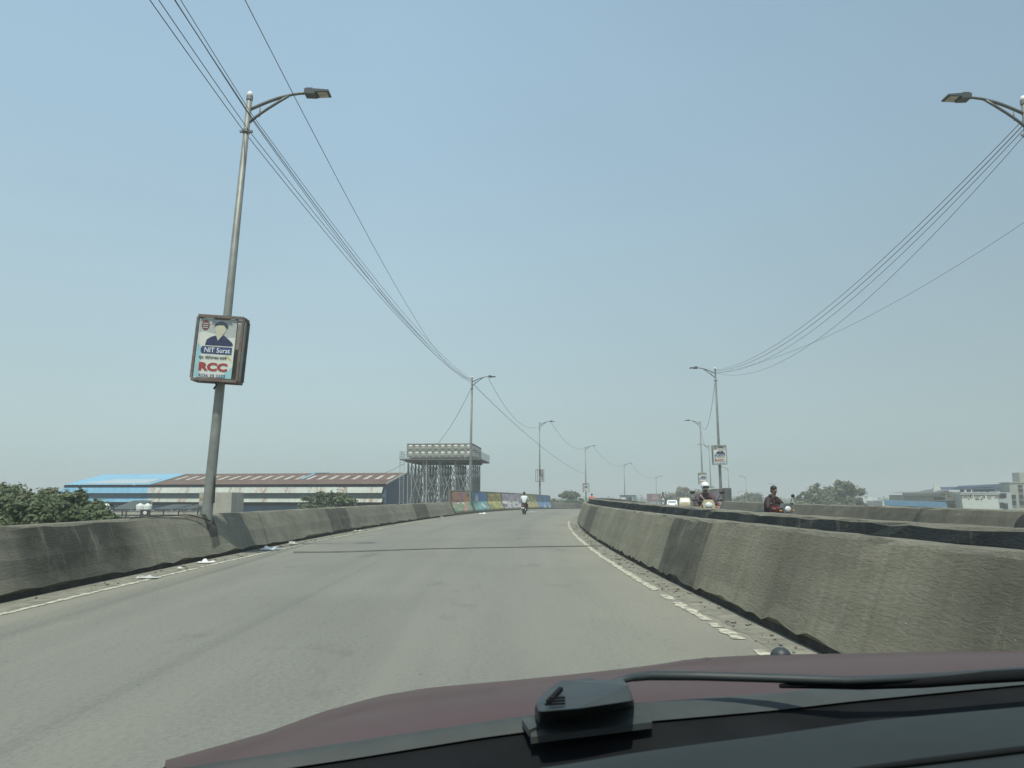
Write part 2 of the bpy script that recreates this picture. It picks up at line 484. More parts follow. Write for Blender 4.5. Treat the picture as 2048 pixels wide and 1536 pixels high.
specs = [
    (58.9, 66.2, pm('orange_pink_mural', (O_, PK, (.20, .08, .07), (.45, .35, .22)), .9, 1.3), pm('orange_green_mural', ((.45, .25, .15), GR, PK, WH), .8, 4.2), 'orange and pink painted panel'),
    (67.0, 73.6, pm('blue_mural', (BL, (.08, .20, .38), (.05, .11, .24), BL), .7, 2.1), pm('teal_mural', (TL, (.16, .36, .33), WH, TL), .9, 6.4), 'blue painted panel with a white arch'),
    (73.9, 80.4, pm('ochre_mural', (YL, (.38, .28, .09), (.25, .20, .09), (.45, .42, .25)), 1.2, 3.3), pm('yellow_mural', ((.50, .44, .14), (.30, .30, .10), GR, (.52, .48, .25)), 1.2, 8.1), 'ochre yellow painted panel'),
    (80.9, 92.6, pm('lilac_mural', (LI, (.44, .36, .42), WH, (.30, .10, .14)), .9, 5.2), pm('white_purple_mural', (WH, (.50, .50, .47), PU, (.40, .30, .12)), .6, 7.7), 'lilac and white painted panel'),
    (93.2, 101.0, pm('olive_mural', ((.36, .30, .13), (.20, .24, .12), YL, WH), 1.1, 9.2), pm('gold_mural', ((.48, .42, .13), (.42, .30, .10), GR, WH), 1.1, 1.9), 'gold and olive painted panel'),
    (101.2, 110.2, pm('deep_blue_mural', (BL, (.10, .17, .30), (.16, .22, .33), PU), .9, 2.9), pm('light_blue_mural', ((.12, .26, .42), BL, WH, (.09, .20, .36)), .9, 4.9), 'blue painted panel at the far end'),
]
lm = mural(-1, -6.35, 58.6, 111, 1.86, specs, 'painted_wall', 'taller barrier section with bright painted panels, ahead beside the scooter rider')
# white arch on the blue panel
b = MB(); pts = []
for i in range(13):
    t = PI * i / 12
    pts.append((math.cos(t) * .75, math.sin(t) * .55))
poly = [(69.0 + x, 1.12 + y * .9) for x, y in pts] + [(68.25, .98), (69.75, .98)]
b.add([tuple(P(Y, -6.35 - .28, z)) for Y, z in poly], [tuple(range(len(poly)))])
a_ = b.build('white_arch', M('mural_white', (.5, .52, .52), .8, var=.25, scale=3, dirt=((.2, .3, .4), .6)), lm)
pk = pm('pink_mural', ((.36, .24, .25), (.40, .30, .30), (.26, .13, .15), (.42, .38, .36)), .8, 3.1)
pk2 = pm('rose_mural', ((.40, .28, .29), (.34, .20, .22), (.42, .36, .34), (.3, .2, .2)), .9, 6.1)
rm = mural(1, 13.1, 57.5, 70, 1.98, [(57.8, 63.6, pk, pk2, 'pink painted upper panel'), (64, 69.7, pk2, pk, 'rose painted upper panel')], 'painted_wall', 'taller pink painted barrier section behind the rider in the white helmet')
b = MB(); b.box((13.1 + .62 + off(57.5), 57.3, .98), (.50, .36, 2.06))
b.build('end_block', M('grey_end_block', (.085, .09, .085), .9, var=.25, scale=3), rm)

# ------------------------------------------------------------------ street lamps
m_galv = M('galvanised_steel', (.235, .25, .235), .55, .35, var=.2, scale=3, dirt=((.14, .13, .11), .4))
m_arm = M('grey_lamp_paint', (.13, .14, .135), .5, .3, var=.15, scale=5)
m_head = M('lamp_housing', (.085, .095, .095), .45, .3, var=.15, scale=8)
m_lens = M('lamp_lens', (.50, .48, .42), .25, 0, var=.2, scale=10)
m_capw = M('white_pole_cap', (.80, .80, .78), .4, 0, var=.05)

def street_lamp(loc, H, side, lean, label, sc=1.0, zlo=0.0, rz=0.0):
    """side +1 arm reaches to +x; lean = sideways drift of the top (metres)"""
    r = thing('street_lamp', label, 'street lamp', loc, rz, 'street lamps along the flyover')
    def at(z, dx=0, dy=0): return Vector((lean * z / H + dx, dy, z))
    b = MB(); b.tube([at(zlo), at(zlo + .02), at(H * .5), at(H)], [.13, .13, .10, .068], 12); b.build('pole', m_galv, r, True)
    b = MB(); b.ball(tuple(at(H + .02)), (.075, .075, .09), 0, 10, 6); b.build('cap', m_capw, r, True)
    b = MB(); b.tube([at(H - .13), at(H - .02)], .082, 12); b.build('collar', m_galv, r); b = MB(); b.tube([at(H - 1.0), at(H - .93)], .10, 12); b.box(tuple(at(H - .97, -.12)), (.08, .06, .05)); b.box(tuple(at(H - .97, .12)), (.08, .06, .05))
    b.build('cable_clamp', m_galv, r)
    b = MB(); b.box(tuple(at(1.56, .095, -.02)), (.06, .10, .62)); b.build('shadowed_slot', M('slot_shade', (.04, .043, .042), .8, var=.2), r)  # dark box painted as the shade inside a slot in the pole
    s = side
    pts = []
    for i in range(9):
        t = i / 8
        pts.append(at(H - .40 + .46 * math.sin(t * PI / 2) ** 1.0, s * 1.45 * t))
    b = MB(); b.tube(pts, [.042] * 5 + [.036] * 4, 8); b.build('arm', m_arm, r, True)
    b = MB()
    q = [at(H - .78 + .765 * (t ** .85), s * .98 * t) for t in (0, .25, .5, .75, 1)]
    b.tube(q, .035, 8)
    b.tube([at(H - .58, s * .29), at(H - .33, s * .29)], .016, 6)
    b.build('brace', m_arm, r, True)
    hz = H + .05
    hd = MB()
    hd.prism([(s * 1.40, -.06), (s * 1.68, -.07), (s * 1.70, .06), (s * 1.40, .07)], -.14, .14, 0, Matrix.Translation(at(hz)))
    hd.prism([(s * 1.66, -.035), (s * 2.02, -.02), (s * 2.02, .02), (s * 1.66, .05)], -.17, .17, 0, Matrix.Translation(at(hz)))
    hd.prism([(s * 1.40, .07), (s * 1.62, .065), (s * 1.60, .11), (s * 1.43, .11)], -.10, .10, 0, Matrix.Translation(at(hz)))
    h = hd.build('lamp_head', m_head, r)
    ln = MB()
    for y0 in (-.14, .01):
        ln.prism([(s * 1.74, -.046), (s * 1.97, -.037), (s * 1.97, -.028), (s * 1.74, -.037)], y0, y0 + .13, 0, Matrix.Translation(at(hz)))
    ln.build('lens', m_lens, h)
    return r

# sign boxes hung on the poles
def text_mesh(txt, size, mb, mi, T, bold=0.0, center=True, sx=1.0):
    cu = bpy.data.curves.new('t', 'FONT'); cu.body = txt; cu.size = size; cu.offset = bold
    cu.align_x = 'CENTER' if center else 'LEFT'; cu.resolution_u = 3
    o = bpy.data.objects.new('t', cu); COL.objects.link(o)
    dg = bpy.context.evaluated_depsgraph_get()
    me = bpy.data.meshes.new_from_object(o.evaluated_get(dg))
    mb.add([(v.co.x * sx, 0, v.co.y) for v in me.vertices], [tuple(p.vertices) for p in me.polygons], mi, T)
    bpy.data.objects.remove(o); bpy.data.meshes.remove(me); bpy.data.curves.remove(cu)

def Tr(x, y, z): return Matrix.Translation((x, y, z))
m_frame = M('rusty_sign_frame', (.15, .135, .12), .8, .2, var=.35, scale=7, dirt=((.20, .075, .05), .9))
POST = [M('poster_paper', (.40, .44, .43), .6, var=.06, scale=3), M('poster_lower_white', (.62, .65, .60), .6, var=.05, scale=3),
        M('poster_sky_blue', (.30, .53, .58), .6, var=.08), M('poster_navy', (.03, .06, .17), .6, var=.12), M('poster_red', (.33, .04, .04), .6, var=.1),
        M('poster_skin', (.50, .50, .38), .6, var=.06), M('poster_dark', (.03, .045, .045), .6, var=.2), M('poster_shirt', (.022, .03, .085), .6, var=.3, scale=9),
        M('poster_maroon', (.15, .045, .05), .6, var=.15), M('poster_lettering_white', (.72, .76, .76), .6, var=.03), M('poster_yellow', (.55, .47, .22), .6, var=.1)]

def arc(cx, cz, rx, rz, a0, a1, n=14):
    return [(cx + rx * math.cos(R(a0 + (a1 - a0) * i / n)), cz + rz * math.sin(R(a0 + (a1 - a0) * i / n))) for i in range(n + 1)]

def poster(mb, w, h, y, detail=True):
    """front face at y looking to -y; w x h metres, origin at centre"""
    L = [0]
    def flat(poly, mi, lift):
        mb.add([(x * w, y - lift, z * h) for x, z in poly], [tuple(range(len(poly)))], mi)
    flat([(-.5, -.5), (.5, -.5), (.5, .5), (-.5, .5)], 0, 0)
    flat([(-.5, -.5), (.5, -.5), (.5, .20), (.2, .18), (-.05, .24), (-.28, .27), (-.42, .27), (-.5, .24)], 1, .002)
    flat([(-.5, -.5), (-.36, -.5), (-.38, -.1), (-.42, .05), (-.5, .08)], 2, .004)
    flat([(.5, -.5), (.12, -.5), (.3, -.42), (.5, -.3)], 2, .004)
    # bust: shirt, neck, head, hair
    flat([(-.30, .045), (-.27, .14), (-.16, .19), (-.03, .22), (.02, .14), (.16, .235), (.30, .17), (.42, .11), (.46, .06), (.40, .045)], 7, .006)
    flat([(-.03, .22), (.03, .13), (.16, .235), (.17, .30), (-.03, .30)], 5, .008)
    flat(arc(.075, .345, .155, .115, 0, 360, 22)[:-1], 5, .010)
    flat(arc(.085, .375, .185, .085, -12, 192, 16) + [(-.07, .375), (.03, .395), (.15, .395), (.23, .345)], 6, .012)
    # navy name plate
    pl = arc(-.35, -.035, .05, .062, 90, 270, 8) + [(.44, -.097), (.44, .027)]
    flat(pl, 3, .008)
    # badge
    flat(arc(-.34, .385, .105, .085, 0, 360, 20)[:-1], 8, .008)
    for k in range(3):
        flat([(-.41, .42 - .035 * k), (-.27, .42 - .035 * k), (-.27, .405 - .035 * k), (-.41, .405 - .035 * k)], 0, .010)
    flat([(-.24, .455), (.42, .455), (.42, .40), (-.24, .40)], 0, .005)
    flat([(.30, -.13), (.34, -.11), (.44, -.17), (.46, -.22), (.36, -.17)], 10, .006)
    text_mesh('NIT Surat', .115 * h, mb, 9, Tr(.045 * w, y - .013, -.072 * h), .0015, True, w / (h * .66) * 1.0)
    text_mesh('RCC', .175 * h, mb, 4, Tr(-.02 * w, y - .013, -.375 * h), .012, True, w / (h * .66) * 1.45)
    if detail:
        text_mesh('प्रा. मोटेगावकर सरांचे', .062 * h, mb, 6, Tr(-.05 * w, y - .013, -.185 * h), .002, True, w / (h * .66) * 1.0)
        text_mesh('9226 39 2222', .075 * h, mb, 3, Tr(-.02 * w, y - .013, -.492 * h), .001, True, w / (h * .66) * 1.15)
        text_mesh('मोटेगावकर क्लासेस', .05 * h, mb, 3, Tr(.10 * w, y - .013, .415 * h), .001, True, w / (h * .66))

def sign_box(loc, ry, rz, label, posted=True, w=1.06, h=1.52, d=.41, detail=True, mat=None):
    r = thing('pole_sign', label, 'sign', loc, 0, 'advertising boxes on the lamp posts')
    r.rotation_euler = (0, ry, rz)
    fm = mat or m_frame
    b = MB(); t = .065
    for y in (-d / 2, d / 2):
        for z in (-h / 2, h / 2): b.bar((-w / 2, y, z), (w / 2, y, z), t)
        for x in (-w / 2, w / 2): b.bar((x, y, -h / 2 + t / 2), (x, y, h / 2 - t / 2), t - .006)
    for x in (-w / 2, w / 2):
        for z in (-h / 2, h / 2): b.bar((x, -d / 2 + t / 2, z), (x, d / 2 - t / 2, z), t - .01)
    b.bar((w / 2 - .17, -d / 2 + .05, -h / 2 + .03), (w / 2 - .17, -d / 2 + .05, h / 2 - .03), .05)
    for z in (-h / 2 + .04, h / 2 - .04): b.box((0, 0, z), (.32, d, .05))
    b.build('frame', fm, r)
    if posted:
        pb = MB(); poster(pb, w * (.82 if d > .4 else .93), h * .93, -d / 2 + .015, detail)
        o = pb.build('poster', POST, r); o.location = (-.045 * w if d > .4 else -.01, 0, -.0 * h)
        s = MB(); s.box((w / 2 - .03, .03, 0), (.012, d * .72, h * .93)); s.box((-.04, d / 2 - .03, 0), (w * .86, .012, h * .92))
        s.build('side_panel', M('bare_tin_sheet', (.42, .43, .39), .5, .4, var=.2, scale=4, dirt=((.17, .12, .09), .5)), r)
        if detail:
            s = MB(); s.tube([(-.02, .0, -h / 2 - .03), (.0, 0, -h / 2 - .10), (-.04, 0, -h / 2 - .16), (-.05, 0, -h / 2 - .19)], .024, 6); s.build('dangling_wire', m_tar, r)
    else:
        s = MB(); s.box((.20, d / 2 - .03, .02), (.5, .012, h * .86)); s.box((-.28, d / 2 - .02, 0), (.06, .02, h * .9))
        s.build('torn_panel', M('faded_sheet', (.33, .34, .31), .7, var=.3, scale=4), r)
        s = MB(); s.bar((-w / 2 + .25, -d / 2, -h / 2), (-w / 2 + .25, -d / 2, h / 2), .05); s.build('mullion', fm, r)
    return r

HP = 11.45
lampsL = [(18.5, -6.72, HP, .55, 'nearest lamp post on the left, leaning, with an advertising box halfway up', -.0),
          (66, -6.62, HP + .05, .12, 'lamp post rising in front of the lattice water tank tower', 0),
          (103.5, -6.7, HP, .0, 'lamp post carrying the empty sign frame, right of the scooter rider', 0),
          (143, -6.6, HP, .0, 'lamp post with a small poster, left of the orange shirted rider', 0),
          (187, -7.0, HP, .0, 'small lamp post standing over the grey truck', 0),
          (225, -7.6, HP - .4, .0, 'small far lamp post behind the distant helmeted rider', 0)]
LT = {}
for i, (Y, c, H, lean, lab, q) in enumerate(lampsL):
    p = P(Y, c - .0, 0)
    street_lamp(tuple(p), H, 1, lean, lab, rz=0.0 if i < 2 else head(Y) * .6)
    LT[i] = p + Vector((lean, 0, H))
lampsR = [(18.9, 12.9, HP + .1, -.2, 'lamp post cut by the right edge of the picture, arm reaching left'),
          (61.4, 12.95, HP + .05, -.12, 'tall lamp post with a poster box beside the dark end block'),
          (103, 13.2, HP + .1, -.1, 'lamp post just left of the poster box, with a lower poster of its own'),
          (140, 13.4, HP, -.1, 'shorter lamp post partly hidden behind the poster box'),
          (183, 14.2, HP - 1.2, 0, 'thin lamp post whose top hides behind the poster box'),
          (228, 14.6, HP - .2, 0, 'far lamp post between the two oncoming riders, arm to the left'),
          (258, 15.2, HP - .3, 0, 'faint lamp post above the maroon jacketed rider, tree to its right')]
RX = [None, .2637, .2418, .2523, .2757, .2975, .3339]
RTp = {}
for i, (Y, c, H, lean, lab) in enumerate(lampsR):
    X = P(Y, c).x if RX[i] is None else RX[i] * Y - lean
    if i == 0: X = .699 * Y - lean
    p = Vector((X, Y, zd(Y)))
    street_lamp(tuple(p), H, -1, lean, lab)
    RTp[i] = p + Vector((lean, 0, H))
p = Vector((.2871 * 290, 290, zd(290))); street_lamp(tuple(p), 11.0, 1, 0, 'faintest lamp post, arm to the right, low over the far barrier')

a0 = P(18.5, -6.72)
sign_box((a0.x + .23, 18.30, 4.86), math.atan(.55 / HP) + .012, R(2), 'large weathered poster box on the nearest left lamp post')
l3 = P(103.5, -6.7); sign_box((l3.x, 103.3, l3.z + 4.35), 0, 0, 'empty rusty sign frame on a post above the scooter rider', False, d=.40)
l4 = P(143, -6.6); sign_box((l4.x, 142.8, l4.z + 3.9), 0, 0, 'small pale poster box on the post left of the orange shirted rider', True, detail=False)
for i, zc, lab in ((1, 4.62, 'poster box on the tall right post beside the dark end block'), (2, 3.95, 'smaller poster box above the white helmeted rider'), (3, 3.3, 'poster box behind the white helmeted rider, mostly hidden')):
    q = RTp[i]; Y = q.y
    sign_box((q.x + .02, Y - .25, zd(Y) + zc), -.01, 0, lab, True, 1.03, 1.46, .36, i == 1, M('pale_sign_frame', (.33, .34, .31), .7, .2, var=.2))

# pole socket in the left barrier: slot shade painted as a dark block, cement below
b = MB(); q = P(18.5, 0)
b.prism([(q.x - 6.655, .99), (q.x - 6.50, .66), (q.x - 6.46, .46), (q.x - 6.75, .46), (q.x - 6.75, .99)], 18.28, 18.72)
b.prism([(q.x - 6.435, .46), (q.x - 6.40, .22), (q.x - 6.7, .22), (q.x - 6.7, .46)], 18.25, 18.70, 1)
tag(b.build('pole_socket', [M('socket_slot_shade', (.05, .05, .045), .95, var=.3, scale=9), m_wall_f]), 'painted slot shade and cement block holding the nearest left lamp post to the barrier', 'post base')

# ------------------------------------------------------------------ overhead wires
m_wire = M('black_cable', (.12, .13, .135), .6, 0, var=.1)
def wire(p, q, sag, r, label, group='overhead wires between the lamp posts', n=28, wob=0.0):
    p, q = Vector(p), Vector(q); pts = []
    for i in range(n + 1):
        t = i / n; v = p.lerp(q, t); v.z -= sag * 4 * t * (1 - t)
        pts.append(v)
    b = MB(); b.tube(pts, r, 5)
    return tag(b.build('overhead_cable', m_wire, None, True), label, 'cable', group)
T1, T2 = LT[0], LT[1]
back = Vector((-3.2, -30, T1.z - .4))
V = Vector
# spans past the first left lamp
spn = [((-.08, .02, -1.0), (-.02, 0, -.55), .75, .010, 'the lower of two loose wires passing the near left post'),
       ((.0, .1, -.92), (.02, 0, -.42), .72, .0095, 'the upper of two loose wires passing the near left post'),
       ((.09, 0, -.62), (0, 0, -.30), .95, .012, 'thickest wire of the bundle tied at the near left post'),
       ((.10, .05, -.68), (.02, 0, -.36), 1.08, .009, 'thin wire under the thickest one at the near left post'),
       ((.10, -.05, -.55), (.04, 0, -.24), .82, .0085, 'topmost thin wire of the bundle at the near left post')]
for k, (o1, o2, sg, r, lab) in enumerate(spn):
    wire(T2 + V(o2), T1 + V(o1), sg, r, lab + ', ahead of it')
    wire(T1 + V(o1), back + V((k * .22 - .9, 0, -.5 + .12 * k)), .9, r, lab + ', back over the car')
wire(T2 + V((.03, 0, .0)), V((-3.0, -20, 9.3)), 3.25, .0055, 'single thin wire well right of the bundle, crossing behind the near lamp head')
# right bundle
Q1, Q2 = RTp[0], RTp[1]
for k, (o1, o2, sg, r, lab) in enumerate([((-.05, 0, -.55), (0, 0, -.15), 1.35, .010, 'uppermost wire of the right hand bundle'), ((-.02, 0, -.65), (.02, 0, -.2), 1.5, .012, 'thickest wire of the right hand bundle'),
        ((0, 0, -.75), (0, 0, -.3), 1.7, .009, 'thin wire close under the right hand bundle'), ((.10, 0, -.8), (.05, 0, -.35), 2.2, .0085, 'slack wire hanging lowest in the right hand bundle')]):
    wire(Q2 + V(o2), Q1 + V(o1), sg, r, lab)
wire(Q2 + V((.05, 0, -.4)), V((30, 8.5, 24.2)), 4.1, .010, 'lone wire climbing out to the right edge of the sky')
# further spans
wire(LT[1] + V((.1, 0, -.6)), LT[3] + V((0, -.3, -5.2)), 1.0, .022, 'heavy wire sloping from the second post down past the third')
wire(LT[1] + V((1.4, 0, -.1)), LT[2] + V((0, 0, -.5)), 1.7, .016, 'slack wire from the second lamp head to the third post')
wire(LT[1] + V((0, 0, -.8)), V((-9.6, 96, 7.4)), .6, .02, 'wire falling from the second post to the water tank top')
wire(V((-13.2, 95, 5.3)), V((-17.8, 103, 4.2)), .2, .022, 'short wire from the tank platform down to the shed roof')
wire(LT[2] + V((1.5, 0, 0)), LT[3] + V((0, 0, -.3)), 1.4, .02, 'faint wire between the third and fourth posts')
wire(LT[3] + V((1.5, 0, 0)), LT[4] + V((0, 0, -.3)), 1.5, .022, 'faint wire between the fourth and fifth posts')
wire(LT[4] + V((1.5, 0, 0)), LT[5] + V((0, 0, -.3)), 1.3, .025, 'faint wire between the fifth and sixth posts')
wire(RTp[1] + V((0, 0, -.8)), RTp[2] + V((.1, 0, -.3)), 2.2, .018, 'drooping wire from the poster post to the one behind it')
wire(RTp[2] + V((0, 0, -.8)), RTp[3] + V((0, 0, -.2)), 1.6, .018, 'wire between the two right posts with lower posters')

b = MB(); b.tube([P(14.9, -6.74, 1.0), P(16.4, -6.71, 1.005), P(17.5, -6.69, 1.0), P(17.95, -6.62, .93), P(18.35, -6.52, .84)], .013, 6)
tag(b.build('service_cable', m_tar, None, True), 'black cable lying along the barrier top to the foot of the nearest lamp post', 'cable')
# ------------------------------------------------------------------ long blue shed
m_redroof = M('rusty_red_roof', (.125, .078, .056), .8, .1, var=.2, scale=.6, dirt=((.19, .13, .10), .5))
m_blueroof = M('pale_blue_roof', (.20, .42, .56), .5, .1, var=.06, scale=.4, dirt=((.36, .42, .45), .4))
m_bluewall = M('blue_sheet_wall', (.055, .125, .215), .6, .1, var=.14, scale=.8)
m_bluehood = M('blue_hood_sheet', (.14, .33, .47), .5, .1, var=.1, scale=.7)
m_sky = M('roof_light_sheet', (.42, .38, .34), .6, 0, var=.12, scale=.7, dirt=((.2, .13, .1), .4))
m_trans = M('green_translucent_sheet', (.16, .25, .25), .6, 0, var=.15, scale=.8)
k = NT('rust_streaked_sheet'); v_ = k.coord()
c_ = k.mix(k.ramp(k.noise(v_, .9, 5), .3, .7), (.33, .36, .32), (.44, .47, .42))
st = k.noise(k.scale(v_, (1.6, .2, .25)), 1.3, 5, .7)
per = k.n('ShaderNodeTexWave', i_Scale=.085, i_Distortion=1.2); k.l(v_, per.inputs[0])
c_ = k.mix(k.math('MULTIPLY', k.ramp(st, .48, .62, 0, .85), k.ramp(per.outputs['Fac'], .35, .7)), c_, (.22, .11, .06))
k.base(c_); k.set(Roughness=.6); m_rusthood = k.m
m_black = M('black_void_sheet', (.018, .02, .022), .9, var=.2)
m_whtrim = M('white_verge_trim', (.62, .64, .62), .6, var=.08)

TH = math.atan(.170)
shed = thing('long_shed', 'long blue shed with a rusty red roof and a light blue roofed end bay', 'shed', (-16.0, 100.0, -7.0), -TH)
LS, SPLIT = 46.0, 32.8           # local x runs from -LS (left) to 0 (right corner), y back into the depth
EZ, RZ_, D = 10.02, 11.62, 8.0   # eave, ridge over ground, half depth
def roof_sheet(x0, x1, mat, name, parent):
    b = MB()
    n = int((x1 - x0) / .32)
    rows = []
    for (y, z) in ((-.35, EZ - .06), (D, RZ_), (2 * D + .35, EZ - .06)):
        rows.append([(x0 + (x1 - x0) * i / n, y, z + (.035 if i % 2 else 0)) for i in range(n + 1)])
    b.sheet(rows)
    return b.build(name, mat, parent)
r1 = roof_sheet(-SPLIT, .15, m_redroof, 'roof', shed); r1['label'] = 'rusty red corrugated roof'
r2 = roof_sheet(-LS, -SPLIT, m_blueroof, 'roof', shed); r2['label'] = 'light blue corrugated roof'
def on_roof(x, t, up): return (x, D * t, EZ + (RZ_ - EZ) * t + up)
for i in range(20):
    x = -SPLIT + 1.6 + i * 1.6
    if abs(x + 12.9) < .5: continue
    b = MB(); b.sheet([[on_roof(x - .28, .36, .055), on_roof(x + .28, .36, .055)], [on_roof(x - .28, .72, .055), on_roof(x + .28, .72, .055)]])
    b.build('roof_light', m_sky, r1)
b = MB(); b.sheet([[on_roof(-13.2, .42, .06), on_roof(-12.75, .42, .06)], [on_roof(-13.2, 1.0, .07), on_roof(-12.75, 1.0, .07)]]); b.box((-12.2, D - .1, RZ_ + .06), (2.2, .7, .05))
b.build('patched_sheet', m_blueroof, r1)
b = MB(); b.sheet([[on_roof(-LS + 2, .05, .05), on_roof(-SPLIT - 1, .05, .05)], [on_roof(-LS + 5, .45, .05), on_roof(-SPLIT - 1, .45, .05)]])
b.build('faded_sheet', M('faded_blue_sheet', (.36, .44, .47), .5, var=.06, scale=.4), r2)
b = MB()                                   # walls: front, back, ends with gable
for x0, x1 in ((-LS, 0),):
    b.add([(x0, 0, 0), (x1, 0, 0), (x1, 0, EZ - .1), (x0, 0, EZ - .1), (x0, 2 * D, 0), (x1, 2 * D, 0), (x1, 2 * D, EZ - .1), (x0, 2 * D, EZ - .1), (x0, D, RZ_ - .1), (x1, D, RZ_ - .1)],
          [(0, 1, 2, 3), (5, 4, 7, 6), (1, 5, 6, 9, 2), (4, 0, 3, 8, 7)])
b.build('wall', m_bluewall, shed)
b = MB(); b.bar((.2, -.3, EZ - .02), (.2, D, RZ_ + .02), .07, .22); b.bar((.2, D, RZ_ + .02), (.2, 2 * D + .3, EZ - .02), .07, .22); b.build('verge_trim', m_whtrim, shed)
def hood(x0, x1, z0, z1, y0, y1, mat, lab=None):
    b = MB(); n = max(2, int((x1 - x0) / .5))
    b.sheet([[(x0 + (x1 - x0) * i / n, y0 + (.03 if i % 2 else 0), z0) for i in range(n + 1)], [(x0 + (x1 - x0) * i / n, y1 + (.03 if i % 2 else 0), z1) for i in range(n + 1)]])
    b.sheet([[(x0, y1, z1), (x1, y1, z1)], [(x0, -.002, z1 + .03), (x1, -.002, z1 + .03)]])
    o = b.build('louvre_hood', mat, shed)
    if lab: o['label'] = lab
    return o
A = 8.4
hood(-SPLIT, -.25, A + .45, A + 1.18, -.95, -.45, m_rusthood, 'rust streaked white hood under the eave')
hood(-LS + .2, -SPLIT - .02, A + .45, A + 1.18, -.95, -.45, m_bluehood, 'light blue hood under the eave')
hood(-SPLIT, -.25, A - .72, A - .16, -.9, -.5, m_rusthood, 'lower rust streaked hood')
hood(-LS + .2, -SPLIT - .02, A - .72, A - .16, -.9, -.5, m_bluehood, 'lower light blue hood')
for x0, x1, mt in ((-SPLIT, -.1, m_trans), (-LS, -SPLIT, M('dull_blue_sheet', (.09, .19, .26), .6, var=.1, scale=.7))):
    b = MB(); b.box(((x0 + x1) / 2, -.06, A + .16), (x1 - x0 - .1, .1, .5)); b.build('clerestory_strip', mt, shed)
b = MB(); b.box((-LS / 2, -.04, EZ - .22), (LS - .3, .06, .2)); b.box((-LS / 2, -.04, A - .95), (LS - .3, .06, .38)); b.box((-LS / 2, -.05, A + .46), (LS - .3, .06, .16)); b.build('painted_shade_strip', m_black, shed)  # black strips painted as the shade under the eave and hoods

# ------------------------------------------------------------------ terrace in front of the shed
m_plaster = M('weathered_plaster', (.36, .35, .30), .9, var=.15, scale=.8, dirt=((.2, .18, .14), .5))
m_wtank = M('white_tank_plastic', (.66, .68, .66), .5, var=.05, scale=3)
m_sheet = M('grey_roof_sheet', (.07, .085, .085), .7, .1, var=.18, scale=1.2)
def X_at(px, Y): return (px - 1024) / F * Y * CP
TY = 84.0
def zpx(y, Y): return EYE + (993 - y) / F * Y
tb = thing('terrace_building', 'low pale building with a black railed roof terrace in front of the blue shed', 'building', (0, TY, -7))
x0, x1 = X_at(95, TY), X_at(402, TY)
h = zpx(1033, TY) + 7
b = MB(); b.box(((x0 + x1) / 2, 4, h / 2), (x1 - x0, 8, h)); b.build('wall', m_plaster, tb)
b = MB(); b.box(((x0 + x1) / 2, -.02, h + .36), (x1 - x0, .12, .62)); b.build('parapet', M('peeling_parapet', (.40, .39, .34), .9, var=.2, scale=2, dirt=((.16, .13, .11), .9)), tb)
b = MB()
for z in (h + .21, h + .76): b.bar((x0, -.15, z), (x1, -.15, z), .075)
for px in (215, 248, 256, 285, 303, 330, 360, 398): b.bar((X_at(px, TY), -.15, h), (X_at(px, TY), -.15, h + .76), .09)
b.build('railing', m_black, tb)
b = MB()
for i, t in enumerate([2 * PI * k / 16 for k in range(16)]):
    u = 2 * PI * (i + 1) / 16; cx, cz = X_at(294, TY), h + .46
    b.bar((cx + .26 * math.cos(t), -.2, cz + .26 * math.sin(t)), (cx + .26 * math.cos(u), -.2, cz + .26 * math.sin(u)), .09)
b.box((cx, -.16, cz), (.8, .03, .62)); b.build('gear_emblem', m_black, tb)
b = MB(); b.lathe([(.0, 0), (.2, 0), (.2, .04), (.0, .04)], 16, 0, Tr(cx, -.19, cz) @ Matrix.Rotation(R(90), 4, 'X')); b.build('emblem_disc', m_whtrim, tb)
for i, px in enumerate(range(230, 400, 22)):
    b = MB(); b.box((X_at(px + 5, TY), -.09, h - .06), (X_at(px + 10, TY) - X_at(px, TY), .06, .18)); b.build('black_block', m_black, tb)
def sheet_roof(px0, px1, ytop, ybot, Y, lab):
    t = thing('lean_to_roof', lab, 'roof', (0, Y, 0), 0, 'grey sheet roofs on the terrace')
    xa, xb = X_at(px0, Y), X_at(px1, Y); b = MB(); n = 22
    za, zb = zpx(ybot, Y), zpx(ytop, Y + 3)
    sh = .9
    b.sheet([[(xa + (xb - xa) * i / n, 0, za + (.05 if i % 2 else 0)) for i in range(n + 1)], [(xa + sh + (xb - xa) * i / n, 3, zb + (.05 if i % 2 else 0)) for i in range(n + 1)]])
    b.build('roof_sheet', m_sheet, t)
    b = MB()
    for xx in (xa + .1, xb - .1): b.bar((xx, .05, -7 + h), (xx, .05, za), .1); b.bar((xx + sh, 2.9, -7 + h), (xx + sh, 2.9, zb), .1)
    b.build('post', m_whtrim, t)
sheet_roof(224, 265, 1001, 1018, TY + 1.5, 'grey corrugated lean-to roof between the two pairs of white tanks')
sheet_roof(306, 346, 1009, 1018, TY + 1.5, 'flat grey corrugated roof right of the second tank pair')
sheet_roof(355, 380, 1009, 1018, TY + 1.5, 'small grey sheet roof left of the white stair room')
